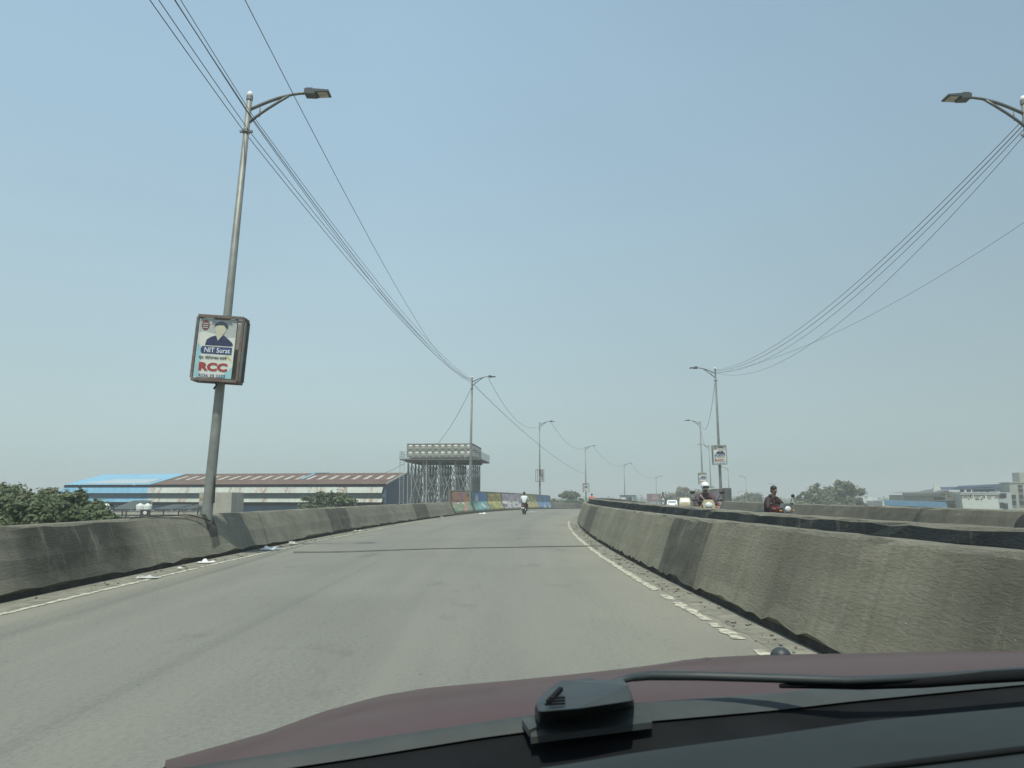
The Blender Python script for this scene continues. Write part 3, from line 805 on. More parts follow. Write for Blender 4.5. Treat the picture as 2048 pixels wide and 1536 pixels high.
for px, lab in ((201, 'leftmost white water tank, half behind the leaves'), (214, 'white water tank second from the left on the terrace'), (282, 'left one of the white tank pair above the round emblem'), (297, 'rightmost white water tank on the terrace')):
    t = thing('water_tank', lab, 'water tank', (X_at(px, TY + 2), TY + 2, -7 + h), 0, 'white water tanks on the terrace')
    b = MB(); b.lathe([(.0, .35), (.42, .35), (.44, .45), (.42, .62), (.44, .8), (.42, 1.0), (.44, 1.12), (.40, 1.26), (.16, 1.36), (.16, 1.42), (0, 1.43)], 20); b.build('tank', m_wtank, t, True)
    b = MB(); b.box((0, 0, .17), (.9, .9, .34)); b.build('plinth', m_plaster, t)
sr = thing('stair_room', 'windowless white roof room behind the near left lamp post', 'building', (X_at(431, 88), 88, -7))
b = MB(); hw = (X_at(463, 88) - X_at(398, 88)) / 2
hs = zpx(985, 88) + 7
b.box((0, 2, hs / 2), (2 * hw, 4, hs)); b.build('wall', m_plaster, sr)
b = MB(); b.box((-hw + .55, -.03, hs - .62), (.95, .04, .26)); b.build('name_plate', M('ochre_plate', (.36, .28, .12), .7, var=.3, scale=6), sr)

# ------------------------------------------------------------------ panel water tank on its lattice tower
TWY = 95.0
TS = TWY / 120.0
m_zinc = M('zinc_tank_panel', (.42, .43, .39), .55, .35, var=.15, scale=1.2, dirt=((.2, .2, .18), .4))
m_steel = M('grey_tower_steel', (.27, .285, .275), .6, .3, var=.15, scale=1)
m_deck = M('dark_platform_steel', (.13, .138, .135), .7, .2, var=.2, scale=1)
TX0 = X_at(813, TWY)
tw = thing('tank_tower', 'square panelled steel water tank on a dense lattice tower behind the painted wall', 'water tower', (TX0, TWY, -7), -R(4)); tw.scale = (TS, TS, TS)
WX, WD, NP, ND = 10.0, 12.0, 10, 12
pz0, pz1 = (zpx(916, TWY) + 7) / TS, (zpx(889, TWY) + 7) / TS
ph = (pz1 - pz0) / 2
lz = (zpx(918.5, TWY) + 7) / TS
def tank_side(b, org, ux, n, w, face):
    for i in range(n):
        for j in range(2):
            o = V(org) + V(ux) * (i * w) + V((0, 0, j * ph)); nrm = V(face)
            g = .06; q = V(ux) * w; z = V((0, 0, ph))
            A_ = [o, o + q, o + q + z, o + z]
            c = (A_[0] + A_[2]) / 2
            I1 = [c + (p - c) * .82 - nrm * .0 for p in A_]
            I2 = [c + (p - c) * .42 + nrm * .16 for p in A_]
            vs = A_ + I1 + I2
            fs = [(k, (k + 1) % 4, 4 + (k + 1) % 4, 4 + k) for k in range(4)] + [(4 + k, 4 + (k + 1) % 4, 8 + (k + 1) % 4, 8 + k) for k in range(4)] + [(8, 9, 10, 11)]
            b.add(vs, fs)
b = MB()
tank_side(b, (0, 0, pz0), (1, 0, 0), NP, 1.0, (0, -1, 0))
tank_side(b, (WX, 0, pz0), (0, 1, 0), ND, 1.0, (1, 0, 0))
tank_side(b, (WX, WD, pz0), (-1, 0, 0), NP, 1.0, (0, 1, 0))
tank_side(b, (0, WD, pz0), (0, -1, 0), ND, 1.0, (-1, 0, 0))
b.sheet([[(0, 0, pz1 - .05), (WX, 0, pz1 - .05)], [(0, WD, pz1 - .05), (WX, WD, pz1 - .05)]])
tk = b.build('tank', m_zinc, tw)
b = MB()
for i in range(NP + 1): b.box((i * 1.0, -.05, (pz0 + pz1) / 2), (.09, .1, pz1 - pz0))
for z in (pz0 + .03, (pz0 + pz1) / 2, pz1): b.box((WX / 2, -.06, z), (WX + .1, .12, .1))
for i in range(1, ND + 1): b.box((WX + .05, i * 1.0, (pz0 + pz1) / 2), (.1, .09, pz1 - pz0))
for z in (pz0 + .03, (pz0 + pz1) / 2, pz1): b.box((WX + .06, WD / 2, z), (.12, WD, .1))
b.build('flange', m_steel, tk)
b = MB(); b.box((WX / 2 + .2, WD / 2, lz - .12), (WX + 2.4, WD + 1.8, .22)); 
for i in range(5): b.box((WX / 2, .2 + i * 2.9, lz - .38), (WX + .6, .22, .3))
b.build('platform', m_deck, tw)
def rail(pts, name):
    b = MB()
    for p, q in zip(pts, pts[1:]):
        p, q = V(p), V(q)
        for dz in (.35, .7, 1.05): b.bar(p + V((0, 0, dz)), q + V((0, 0, dz)), .05)
        n = max(1, int((q - p).length / 1.0))
        for i in range(n + 1): c = p.lerp(q, i / n); b.bar(c, c + V((0, 0, 1.05)), .05)
    b.build(name, m_zinc, tw)
rail([(0, -.75, lz), (-1.0, -.75, lz), (-1.0, 2.6, lz)], 'guard_rail')
rail([(WX + .8, -.75, lz), (WX + 1.2, -.75, lz), (WX + 1.4, WD + .6, lz)], 'guard_rail')
rail([(WX - 1, -.8, lz), (WX + .5, -.8, lz)], 'guard_rail')
b = MB()
for x in (-1.0, -.35): b.bar((x, -.5, 0), (x, -.5, lz), .06)
for i in range(int(lz / .35)): b.bar((-1.0, -.5, .35 * i), (-.35, -.5, .35 * i), .04)
b.build('ladder', m_zinc, tw)
lx = [0.1 + i * (WX - .2) / 4 for i in range(5)]; ly = [.2 + i * (WD - .4) / 4 for i in range(5)]
for i, x in enumerate(lx):
    for j, y in enumerate(ly):
        b = MB(); b.bar((x, y, 0), (x, y, lz - .25), .15); b.box((x, y, lz - .4), (.5, .4, .12), 0, None, 1.0); b.build('leg', m_steel, tw)
lev = [0.0, 3.6, 7.0, 9.1, lz - .5]
def brace_row(pts):
    b = MB()
    for p, q in zip(pts, pts[1:]):
        for a, e in zip(lev, lev[1:]):
            b.bar((p[0], p[1], a), (q[0], q[1], e), .09); b.bar((q[0], q[1], a), (p[0], p[1], e), .09)
        for z in lev[1:3]: b.bar((p[0], p[1], z), (q[0], q[1], z), .10)
        m = ((p[0] + q[0]) / 2, (p[1] + q[1]) / 2)
        b.bar((m[0], m[1], (lev[2] + lev[3]) / 2), (p[0], p[1], lev[4]), .07); b.bar((m[0], m[1], (lev[2] + lev[3]) / 2), (q[0], q[1], lev[4]), .07)
    b.build('bracing', m_steel, tw)
for y in ly: brace_row([(x, y) for x in lx])
for x in lx: brace_row([(x, y) for y in ly])
b = MB(); b.tube([(3.1, -.4, lz - .4), (3.1, -.4, 0)], .09, 8); b.tube([(.9, -.3, lz - .4), (.5, -.4, 0)], .05, 8); b.build('pipe', m_zinc, tw)

# ------------------------------------------------------------------ houses on the right
m_house = M('pale_house_wall', (.42, .42, .36), .9, var=.12, scale=.5, dirt=((.2, .19, .16), .4))
m_grey = M('grey_flat_wall', (.33, .345, .31), .9, var=.1, scale=.5)
m_win = M('dark_window_glass', (.02, .026, .028), .15, 0, var=.3, scale=2)
m_white = M('white_painted_wall', (.53, .58, .54), .8, var=.07, scale=.7)
m_lblue = M('blue_sheet_roof', (.05, .14, .23), .55, .1, var=.12, scale=.8)
HY = 150.0
def HX(px): return X_at(px, HY)
def HZ(y): return zpx(y, HY) + 7
bs = thing('blue_roof_shed', 'low shed with a bright blue sheet roof beyond the far barrier', 'shed', (0, HY - 6, -7))
Yb = HY - 6
xa, xb = X_at(1766, Yb), X_at(1890, Yb); za, zb = zpx(1011, Yb) + 7, zpx(1000, Yb + 5) + 7
b = MB(); n = 60
b.sheet([[(xa + (xb - xa) * i / n, -.4, za + .12 - .45 * i / n) for i in range(n + 1)], [(xa + (xb - xa) * i / n, -.1 + (.05 if i % 2 else 0), zb - .35 * i / n) for i in range(n + 1)], [(xa + (xb - xa) * i / n, 5, zb + .1 - .35 * i / n) for i in range(n + 1)]])
b.build('roof', m_lblue, bs)
b = MB(); b.box(((xa + xb) / 2, 2.6, za / 2 - .4), (xb - xa - .3, 4.6, za - .9)); b.build('wall', m_house, bs)
for px, w in ((1785, 1.4), (1800, 1.6), (1830, 3.2), (1852, 4.5)):
    b = MB(); b.box((X_at(px, Yb), .27, za - 1.0), (w, .06, .8)); b.build('window', m_win, bs)
ph_ = thing('pale_house', 'cream flat roofed house with a sagging grey canopy behind the blue shed', 'house', (0, HY, -7))
xa, xb = HX(1808), HX(1893); zt = HZ(990)
b = MB(); b.box(((xa + xb) / 2, 3, zt / 2), (xb - xa, 6, zt)); b.build('wall', m_house, ph_)
b = MB()
prof = [(HX(1799), HZ(986.5)), (HX(1830), HZ(987)), (HX(1870), HZ(985.5)), (HX(1884), HZ(982)), (HX(1892), HZ(981))]
b.sheet([[(x, -1.2, z) for x, z in prof], [(x, 5.5, z + .25) for x, z in prof]]); b.sheet([[(x, -1.2, z - .5) for x, z in prof], [(x, -1.2, z) for x, z in prof]])
b.build('canopy', M('grey_canopy', (.11, .115, .105), .8, var=.12, scale=.6), ph_)
for px, w, y in ((1875, 1.5, 997), (1884, 1.1, 997), (1879, 3.6, 1004)):
    b = MB(); b.box((HX(px), -.03, HZ(y)), (w, .08, .5)); b.build('window', m_win, ph_)
b = MB(); b.prism([(HX(1874), HZ(984)), (HX(1876), HZ(969)), (HX(1883), HZ(971)), (HX(1889), HZ(978)), (HX(1890), HZ(982))], 1.0, 1.3); b.build('tilted_dish', m_white, ph_)
st_ = thing('roof_tank', 'cream water tank standing on the cream house roof', 'water tank', (HX(1901), HY + 1, HZ(992) - 7))
b = MB(); b.lathe([(0, 0), (.62, 0), (.62, .75), (.66, .76), (.62, .8), (.0, .95)], 16); b.build('tank', M('cream_tank', (.56, .54, .40), .5, var=.05), st_, True)
b = MB(); b.box((0, 0, .99), (1.4, 1.3, .07)); b.build('lid', m_white, st_)
gb = thing('grey_block', 'dull concrete block between the cream house and the white sign wall', 'building', (0, HY + .5, -7))
b = MB(); xa, xb = HX(1893), HX(1928); zt = HZ(984); b.box(((xa + xb) / 2, 3, zt / 2), (xb - xa, 6, zt)); b.build('wall', M('dull_concrete', (.16, .158, .14), .9, var=.2, scale=.8), gb)
for px, y, w, hh in ((1902, 1012, 1.2, 1.2), (1912, 1013, 1.5, 1.0), (1922, 1012, .9, 1.2), (1907, 1003, 2.4, .35), (1918, 996, 1.4, .8)):
    b = MB(); b.box((HX(px), -.03, HZ(y)), (w, .07, hh)); b.build('window', m_win, gb)
lb = thing('long_roof_building', 'wide building with blue tarpaulin roofs behind the white sign wall', 'building', (0, HY + 7, -7))
Y2 = HY + 7
xa, xb = X_at(1902, Y2), X_at(2034, Y2); zt = zpx(986, Y2) + 7
b = MB(); b.box(((xa + xb) / 2, 4, zt / 2), (xb - xa, 8, zt)); b.build('wall', M('brown_grey_wall', (.13, .135, .12), .9, var=.2, scale=.6), lb)
z_ = lambda y: zpx(y, Y2) + 7
b = MB(); b.prism([(X_at(1900, Y2), z_(979)), (X_at(1908, Y2), z_(974)), (X_at(1995, Y2), z_(976)), (X_at(1996, Y2), z_(979))], -1, 7); b.build('roof', M('navy_tarpaulin', (.055, .09, .15), .7, var=.2, scale=1.2), lb)
b = MB(); b.prism([(X_at(1962, Y2), z_(974)), (X_at(1963, Y2), z_(971)), (X_at(2028, Y2), z_(967.5)), (X_at(2029, Y2), z_(983)), (X_at(1994, Y2), z_(983)), (X_at(1994, Y2), z_(974))], 1, 8); b.build('roof', M('slate_blue_sheet', (.10, .145, .20), .6, var=.15, scale=.8), lb)
for px in (1925, 1938, 1950, 1962, 1975):
    b = MB(); b.box((X_at(px, Y2), -.04, z_(982)), (.9, .06, .45)); b.build('window', m_win, lb)
ws = thing('sign_wall', 'white end wall with a line of dark painted lettering, right of the tree', 'building', (0, HY - 2, -7))
Yw = HY - 2
b = MB(); zt = zpx(987.5, Yw) + 7
xa, xb = X_at(1922, Yw), X_at(1996, Yw)
b.prism([(xa + .7, 0), (xb + .3, 0), (xb, zt), (xa, zt)], 0, 5); b.build('wall', m_white, ws)
b = MB(); b.box(((xa + xb) / 2, -.03, zt - .06), (xb - xa + .1, .1, .12)); b.build('coping', m_whtrim, ws)
b = MB(); text_mesh('राजर्षी गुरुकुल प्रशाला', 1.02, b, 0, Tr((xa + xb) / 2 + .1, -.02, zpx(997, Yw) + 7), .03, True, .86)
b.build('lettering', M('faded_maroon_paint', (.07, .045, .045), .8, var=.2, scale=2), ws)
fr = thing('framed_annexe', 'narrow white framed annexe with dark openings beside the white sign wall', 'building', (0, HY - 1.5, -7))
Yf = HY - 1.5
zt = zpx(985, Yf) + 7
xa, xb = X_at(1997, Yf), X_at(2023, Yf)
b = MB(); b.box(((xa + xb) / 2, 2.5, zt / 2), (xb - xa, 5, zt)); b.build('wall', M('blue_white_wall', (.36, .42, .42), .8, var=.08, scale=.7), fr)
for px, y, w, hh in ((2004, 991.5, .9, .9), (2009, 991, .7, .8), (2002, 1010, .8, 1.0), (2009, 1012, .9, 1.1)):
    b = MB(); b.box((X_at(px, Yf), -.03, zpx(y, Yf) + 7), (w, .08, hh)); b.build('window', m_win, fr)
ab = thing('apartment_block', 'tall grey apartment block with small windows at the right edge', 'building', (0, HY + 3, -7))
Ya = HY + 3
xa = X_at(2021, Ya); zt = zpx(966, Ya) + 7
b = MB(); b.box((xa + 6, 1.5, zt / 2), (12, 3, zt)); b.box((xa + 6.9, 1.6, zt + 1.0), (9, 2.2, 2.0)); b.build('wall', m_grey, ab)
b = MB(); b.box((xa + 6, 1.5, zt + .05), (12.3, 3.3, .12)); b.build('roof_slab', m_house, ab)
for px in (2024.5, 2042, 2056):
    for y, hh in ((973, .5), (981.5, .6), (994, .9), (1006, .9)):
        if px < 2030 and y < 990: continue
        b = MB(); b.box((X_at(px, Ya), -.04, zpx(y, Ya) + 7), (.85 if px > 2030 else 1.3, .1, hh)); w = b.build('window', m_win, ab)
        b = MB(); b.box((X_at(px, Ya), -.08, zpx(y, Ya) + 7 - hh / 2 - .05), (1.0 if px > 2030 else 1.45, .16, .06)); b.build('sill', m_house, w)
# hazy town blocks, far off
for px, y, w, hh, lab in ((1748, 1003, 12, 4, 'faint whitish block in the haze right of the tree'), (1735, 1006, 9, 3, 'lowest faint block in the haze beside the tree'), (1757, 1005, 8, 3, 'faint pale house left of the blue shed')):
    Yt = 420
    t = thing('distant_house', lab, 'house', (X_at(px, Yt), Yt, -7), 0, 'hazy houses beyond the tree')
    zt = zpx(y - 4, Yt) + 7
    b = MB(); b.box((0, 4, zt / 2), (w * .7, 8, zt)); b.box((-w * .1, 4, zt + .6), (w * .25, 4, 1.2)); b.build('wall', m_white, t)
    for i in range(3):
        b = MB(); b.box((-w * .22 + i * w * .2, -.03, zt - 1.6), (1.1, .08, 1.0)); b.build('window', m_win, t)
# maroon hoarding
hb = thing('hoarding', 'small maroon hoarding with pale lettering left of the distant helmeted rider', 'billboard', (.1803 * 300, 300, zd(300)))
zb_, zt_ = zpx(1003, 300) - zd(300), zpx(988, 300) - zd(300)
b = MB(); b.box((0, 0, (zb_ + zt_) / 2), (5.3, .15, zt_ - zb_)); b.build('board', M('maroon_board', (.16, .05, .065), .7, var=.15, scale=.8, dirt=((.26, .16, .16), .5)), hb)
b = MB(); b.box((.3, -.10, zt_ - .55), (2.0, .04, .32)); b.box((.5, -.10, zt_ - 1.5), (2.6, .04, .9)); b.build('printed_panel', M('pale_pink_print', (.34, .20, .20), .7, var=.3, scale=3), hb)
b = MB()
for x in (-2.2, 2.2): b.bar((x, .15, -3), (x, .15, zb_ + .2), .22)
b.build('post', m_steel, hb)
b = MB()
for z in (zb_, zt_): b.bar((-2.7, -.02, z), (2.7, -.02, z), .16)
for x in (-2.7, 2.7): b.bar((x, -.02, zb_), (x, -.02, zt_), .15)
b.build('frame', m_deck, hb)

# ------------------------------------------------------------------ trees
def leaf_mat(name, a, b_):
    k = NT(name); v = k.coord()
    g = k.n('ShaderNodeNewGeometry')
    n1 = k.noise(v, .9, 4); n2 = k.noise(v, 14, 2)
    c = k.mix(k.ramp(n1, .35, .65), a, b_)
    c = k.mix(k.ramp(n2, .3, .7, 0, .7), c, tuple(x * 1.5 for x in b_)); c = k.mix(k.ramp(k.noise(v, 6, 3), .55, .68, 0, .7), c, tuple(x * .45 for x in a)); c = k.mix(k.ramp(k.noise(v, 23, 2), .66, .72, 0, .7), c, (.24, .22, .10))
    k.base(c); k.set(Roughness=.55)
    k.b.inputs['Specular IOR Level'].default_value = .3
    tr = k.n('ShaderNodeBsdfTranslucent'); k.l(c, tr.inputs[0])
    mx = k.n('ShaderNodeMixShader'); mx.inputs[0].default_value = .25
    out = k.t.nodes['Material Output']
    k.l(k.b.outputs[0], mx.inputs[1]); k.l(tr.outputs[0], mx.inputs[2]); k.l(mx.outputs[0], out.inputs[0])
    return k.m
lf1 = leaf_mat('bush_leaf', (.075, .105, .050), (.112, .142, .074))
lf2 = leaf_mat('dusty_leaf', (.088, .106, .058), (.130, .143, .084))
lf3 = leaf_mat('deep_leaf', (.060, .088, .042), (.095, .122, .060))
lf4 = leaf_mat('dry_leaf', (.10, .10, .045), (.15, .135, .065))
m_bark = M('grey_brown_bark', (.11, .085, .06), .95, var=.3, scale=3, bump=.5)

def tree(loc, H, rad, label, leaf, lmat, nleaf, trunk_h=None, seed=1, flat=.75, group=None, clumps=22, spread=1.0, cat='tree', name='tree'):
    rr = random.Random(seed)
    t = thing(name, label, cat, loc, 0, group)
    th = trunk_h if trunk_h is not None else H * .45
    cen = V((0, 0, H - rad * flat))
    cl = []
    for i in range(clumps):
        while True:
            d = V((rr.uniform(-1, 1), rr.uniform(-1, 1), rr.uniform(-.8, 1)))
            if .2 < d.length < 1: break
        a_ = 2.4 * i + rr.uniform(-.5, .5); q_ = .42 + .36 * rr.random()
        d = V((math.cos(a_) * q_, math.sin(a_) * q_, (-.72 + 1.5 * ((i * .618) % 1)) * .8))
        p = cen + V((d.x * rad * spread, d.y * rad * spread, d.z * rad * flat))
        cl.append((p, rad * rr.uniform(.20, .40)))
    cl.append((cen, rad * .52))
    for i in range(16):                                                  # sprigs that break the outline
        a_ = rr.uniform(0, 2 * PI); e_ = rr.uniform(-.1, 1.45)
        d = V((math.cos(a_) * math.cos(e_), math.sin(a_) * math.cos(e_), math.sin(e_)))
        cl.append((cen + V((d.x * rad * spread, d.y * rad * spread, d.z * rad * flat)) * rr.uniform(.92, 1.12), rad * rr.uniform(.10, .2)))
    b = MB()
    b.tube([(0, 0, -.2), (rr.uniform(-.1, .1), 0, th * .5), (rr.uniform(-.2, .2), rr.uniform(-.2, .2), th)], [rad * .09 + .05, rad * .065 + .04, rad * .055 + .03], 8)
    for p, r in cl[:9]:
        s = V((0, 0, th * rr.uniform(.7, 1.0))); m = s.lerp(p, .5) + V((rr.uniform(-.3, .3), rr.uniform(-.3, .3), .3))
        b.tube([s, m, p], [rad * .035 + .02, rad * .022 + .015, .012], 6)
    b.build('trunk', m_bark, t, True)
    b = MB(); vs, fs = [], []
    per = nleaf // clumps
    for p, r in cl:
        for _ in range(int(per * min(1.8, (r / (rad * .35)) ** 2) * (1.25 if r < rad * .21 else 1))):
            while True:
                d = V((rr.uniform(-1, 1), rr.uniform(-1, 1), rr.uniform(-1, 1)))
                if .05 < d.length < 1: break
            d = d.normalized() * (d.length ** .45) * (rr.uniform(.75, 1.12) if rr.random() < .82 else rr.uniform(1.05, 1.55))
            q = p + V((d.x * r, d.y * r, d.z * r * .8))
            n = (d + V((rr.uniform(-1, 1), rr.uniform(-1, 1), rr.uniform(-.3, 1.3))) * .9).normalized()
            a = n.orthogonal().normalized(); a = Matrix.Rotation(rr.uniform(0, 6.28), 3, n) @ a; c = n.cross(a)
            w = leaf * rr.uniform(.55, 1.25); l = w * rr.uniform(1.2, 2.0)
            o = len(vs)
            vs += [q - a * w * .5, q - c * l * .45, q + a * w * .5, q + c * l * .55]
            fs.append((o, o + 1, o + 2, o + 3))
    b.v = [tuple(x) for x in vs]; b.f = fs; b.mi = [0] * len(fs)
    b.build('crown', lmat, t)
    return t
# thicket beyond the left barrier
TG = 'trees beyond the left barrier'
def bush_at(px, ytop, Y, rd, lab, mat, n, seed, flat=.85):
    tree((X_at(px, Y), Y, -7), zpx(ytop, Y) + 7 - .05, rd, lab, .105, mat, n, seed=seed, group=TG, flat=flat)
bush_at(-30, 964, 31, 1.35, 'tallest leafy tree, cut by the left edge of the picture', lf1, 17000, 11)
bush_at(46, 988, 27.5, 1.75, 'broad green tree beyond the barrier, just right of the tallest one', lf1, 17000, 12)
bush_at(98, 990, 29, 1.75, 'bright green tree in the middle of the thicket over the barrier', lf2, 16000, 13)
bush_at(142, 992, 26.5, 1.25, 'knobbly topped tree just left of the white tanks', lf1, 16000, 14)
bush_at(172, 1012, 26, .95, 'rounded shrub overlapping the leftmost white tank', lf1, 13000, 15)
bush_at(203, 1024, 24.5, .62, 'lowest shrub of the thicket, touching the railed terrace', lf3, 9000, 17)
bush_at(75, 1006, 24, 1.4, 'dark low shrub close behind the barrier, in front of the thicket', lf3, 15000, 18)
bush_at(6, 996, 25, 1.5, 'low shrub at the left edge under the tallest tree', lf3, 14000, 19)
bush_at(122, 1010, 24, 1.25, 'dark shrub close behind the barrier, under the knobbly topped tree', lf3, 12000, 20)
bush_at(165, 1024, 24, .9, 'dark shrub close behind the barrier, under the rounded one', lf3, 11000, 27)
tree((X_at(655, 70), 70, -7), 8.55, 2.5, 'flat topped tree in front of the long blue shed', .20, lf3, 6500, seed=16, flat=.5, spread=.95)
tree((X_at(1672, 170), 170, -7), 11.4, 5.4, 'big rounded tree above the far barrier', .42, lf2, 9000, seed=21, flat=.72)
tree((X_at(1612, 168), 168, -7), 8.9, 2.4, 'smaller tree touching the big one on its left', .36, lf2, 3500, seed=22, flat=.8)
tree((X_at(1702, 162), 162, -7), 8.0, 2.6, 'low bush at the foot of the big tree, towards the houses', .36, lf2, 3000, seed=23, flat=.7)
tree((X_at(1365, 250), 250, zd(250) - 3), 11.6, 6.4, 'brownish round tree behind the cream van', .6, lf4, 7000, seed=24, flat=.6, spread=1.0)
tree((X_at(1497, 260), 260, zd(260) - 3), 11.0, 4.2, 'low tree under the far lamp post between the riders', .6, lf2, 3500, seed=25, flat=.6)
tree((X_at(1140, 190), 190, -7), 9.3, 2.2, 'lone flat topped tree at the end of the road', .34, lf3, 2500, seed=26, flat=.28, clumps=10)
for i, (px, Y, H, rd, lab) in enumerate([(1095, 175, 7.4, 4.2, 'leftmost dark tree past the painted wall'), (1118, 165, 7.6, 4.0, 'dark spreading tree under the lone flat topped one'), (1150, 158, 7.5, 4.2, 'dark tree beside the end of the rippled barrier'),
                                         (976, 128, 8.7, 1.6, 'thin dry sapling at the right foot of the tank tower')]):
    tree((X_at(px, Y), Y, -7), H, rd, lab, .36, lf3 if i < 3 else lf4, 4500 if i < 3 else 500, seed=30 + i, flat=.6, group='dark trees past the bend' if i < 3 else None)
# treeline far off, one mass
b = MB(); rr = random.Random(5); vs, fs = [], []
for i in range(420):
    ang = R(-44 + 88 * i / 420); d = rr.uniform(520, 760)
    cx, cy = d * math.sin(ang), d * math.cos(ang); r = rr.uniform(4, 9); hh = rr.uniform(3.5, 6.5)
    for _ in range(60):
        q = V((cx + rr.gauss(0, r * .6), cy + rr.gauss(0, r * .6), -7 + abs(rr.gauss(hh * .55, hh * .3))))
        a = V((rr.uniform(-1, 1), rr.uniform(-1, 1), rr.uniform(-1, 1))).normalized(); c = a.orthogonal().normalized()
        w = rr.uniform(.9, 1.9); o = len(vs)
        vs += [q - a * w, q - c * w, q + a * w, q + c * w]; fs.append((o, o + 1, o + 2, o + 3))
b.v = [tuple(x) for x in vs]; b.f = fs; b.mi = [0] * len(fs)
tag(b.build('far_treeline', lf3), 'hazy belt of far trees along the horizon', 'treeline', kind='stuff')

# ------------------------------------------------------------------ litter
m_bag = M('white_plastic_film', (.72, .74, .72), .5, var=.08, scale=8)
def litter(Y, c, w, h, label, seed, m=m_bag):
    rr = random.Random(seed); b = MB(); n, k = 9, 5; rows = []
    for j in range(k):
        rows.append([(w * (i / (n - 1) - .5) + rr.uniform(-.01, .01), w * .5 * (j / (k - 1) - .5) + rr.uniform(-.02, .02), max(.004, h * (math.sin(PI * i / (n - 1)) * math.sin(PI * j / (k - 1))) ** .5 * rr.uniform(.35, .8) * (.5 + .5 * math.sin(i * 1.7 + seed)) + .01)) for i in range(n)])
    b.sheet(rows)
    o = b.build('plastic_litter', m, None, False)
    o.location = P(Y, c, .018); o.rotation_euler = (0, 0, rr.uniform(-.5, .5))
    return tag(o, label, 'litter', 'scraps of white litter in the gutter')
for i, (x, y, w, h, lab) in enumerate([(296, 1156, .34, .10, 'greyish plastic bag on the left edge line, nearest scrap to the car'), (361, 1137, .12, .06, 'tiny white scrap between the first two bags'),
        (412, 1125, .36, .13, 'crumpled white bag below the near lamp post'), (538, 1099, .55, .16, 'longest white bag, just past the near lamp post'), (585, 1088, .3, .16, 'clear plastic cup past the long white bag'), (716, 1062, .4, .08, 'flat scrap by the dark painted band'),
        (966, 1027.5, .7, .18, 'white scrap in the road under the blue mural'), (878, 1034, .6, .12, 'white scrap at the start of the painted wall'), (1064, 1024.5, .6, .16, 'pale scrap at the wall foot beside the scooter')]):
    q = onz(x, y, .02); litter(q.y, q.x - off(q.y), w, h, lab, 50 + i, M('grey_plastic_film', (.42, .44, .42), .4, var=.15, scale=8) if i in (0, 4, 5, 8) else m_bag)
# stone chips on the right shoulder
b = MB(); rr = random.Random(8)
for i in range(260):
    Y = rr.uniform(5, 40); c = rr.choice([rr.uniform(2.68, 3.0), rr.uniform(2.68, 3.0), rr.uniform(-6.2, -5.85)]); s = rr.uniform(.006, .028) * (1.4 if Y > 15 else 1)
    q = P(Y, c, .014 + s * .3); b.ball(tuple(q), (s * rr.uniform(.7, 1.4), s * rr.uniform(.7, 1.4), s * .7), 0, 6, 4)
tag(b.build('gravel', M('stone_chip', (.20, .195, .16), .9, var=.4, scale=20)), 'stone chips scattered in the gutters', 'gravel', kind='stuff')
strips = []
for nm, a, e in (('gutter', 2.70, 3.04), ('gutter', -6.34, -5.82)):
    b = MB(); uv = []; rr = random.Random(int(a * 10)); n = 420
    for i in range(n):
        Y = -10 + i * .25
        if a > 0: cs = (a + rr.uniform(-.05, .05), e)
        else: cs = (a, e + rr.uniform(-.05, .05))
        for c in cs: b.v.append(tuple(P(Y, c, camber(c) + .0035))); uv.append((Y, c))
    for q in range(n - 1): b.f.append((2 * q, 2 * q + 1, 2 * q + 3, 2 * q + 2)); b.mi.append(0)
    tag(b.build('road_shoulder', m_dust, None, False, uv), kind='structure')

# ------------------------------------------------------------------ people and bikes
def skin(name, verts, edges, radii, mat, parent, sub=1):
    me = bpy.data.meshes.new(name); me.from_pydata([tuple(v) for v in verts], edges, [])
    o = bpy.data.objects.new(name, me); COL.objects.link(o)
    md = o.modifiers.new('s', 'SKIN'); md.use_smooth_shade = True
    for i, r in enumerate(radii):
        r = r if isinstance(r, tuple) else (r, r)
        me.skin_vertices[0].data[i].radius = r
    me.skin_vertices[0].data[0].use_root = True
    if sub: o.modifiers.new('u', 'SUBSURF').levels = sub
    dg = bpy.context.evaluated_depsgraph_get()
    m2 = bpy.data.meshes.new_from_object(o.evaluated_get(dg))
    m2.materials.clear(); m2.materials.append(mat); m2.name = name
    bpy.data.objects.remove(o)
    o = bpy.data.objects.new(name, m2); COL.objects.link(o); o.parent = parent
    return o

m_skin = M('brown_skin', (.20, .115, .075), .6, var=.1, scale=8)
m_hair = M('black_hair', (.012, .011, .010), .6, var=.3, scale=30)
m_eye = M('eye_dark', (.02, .015, .012), .3)

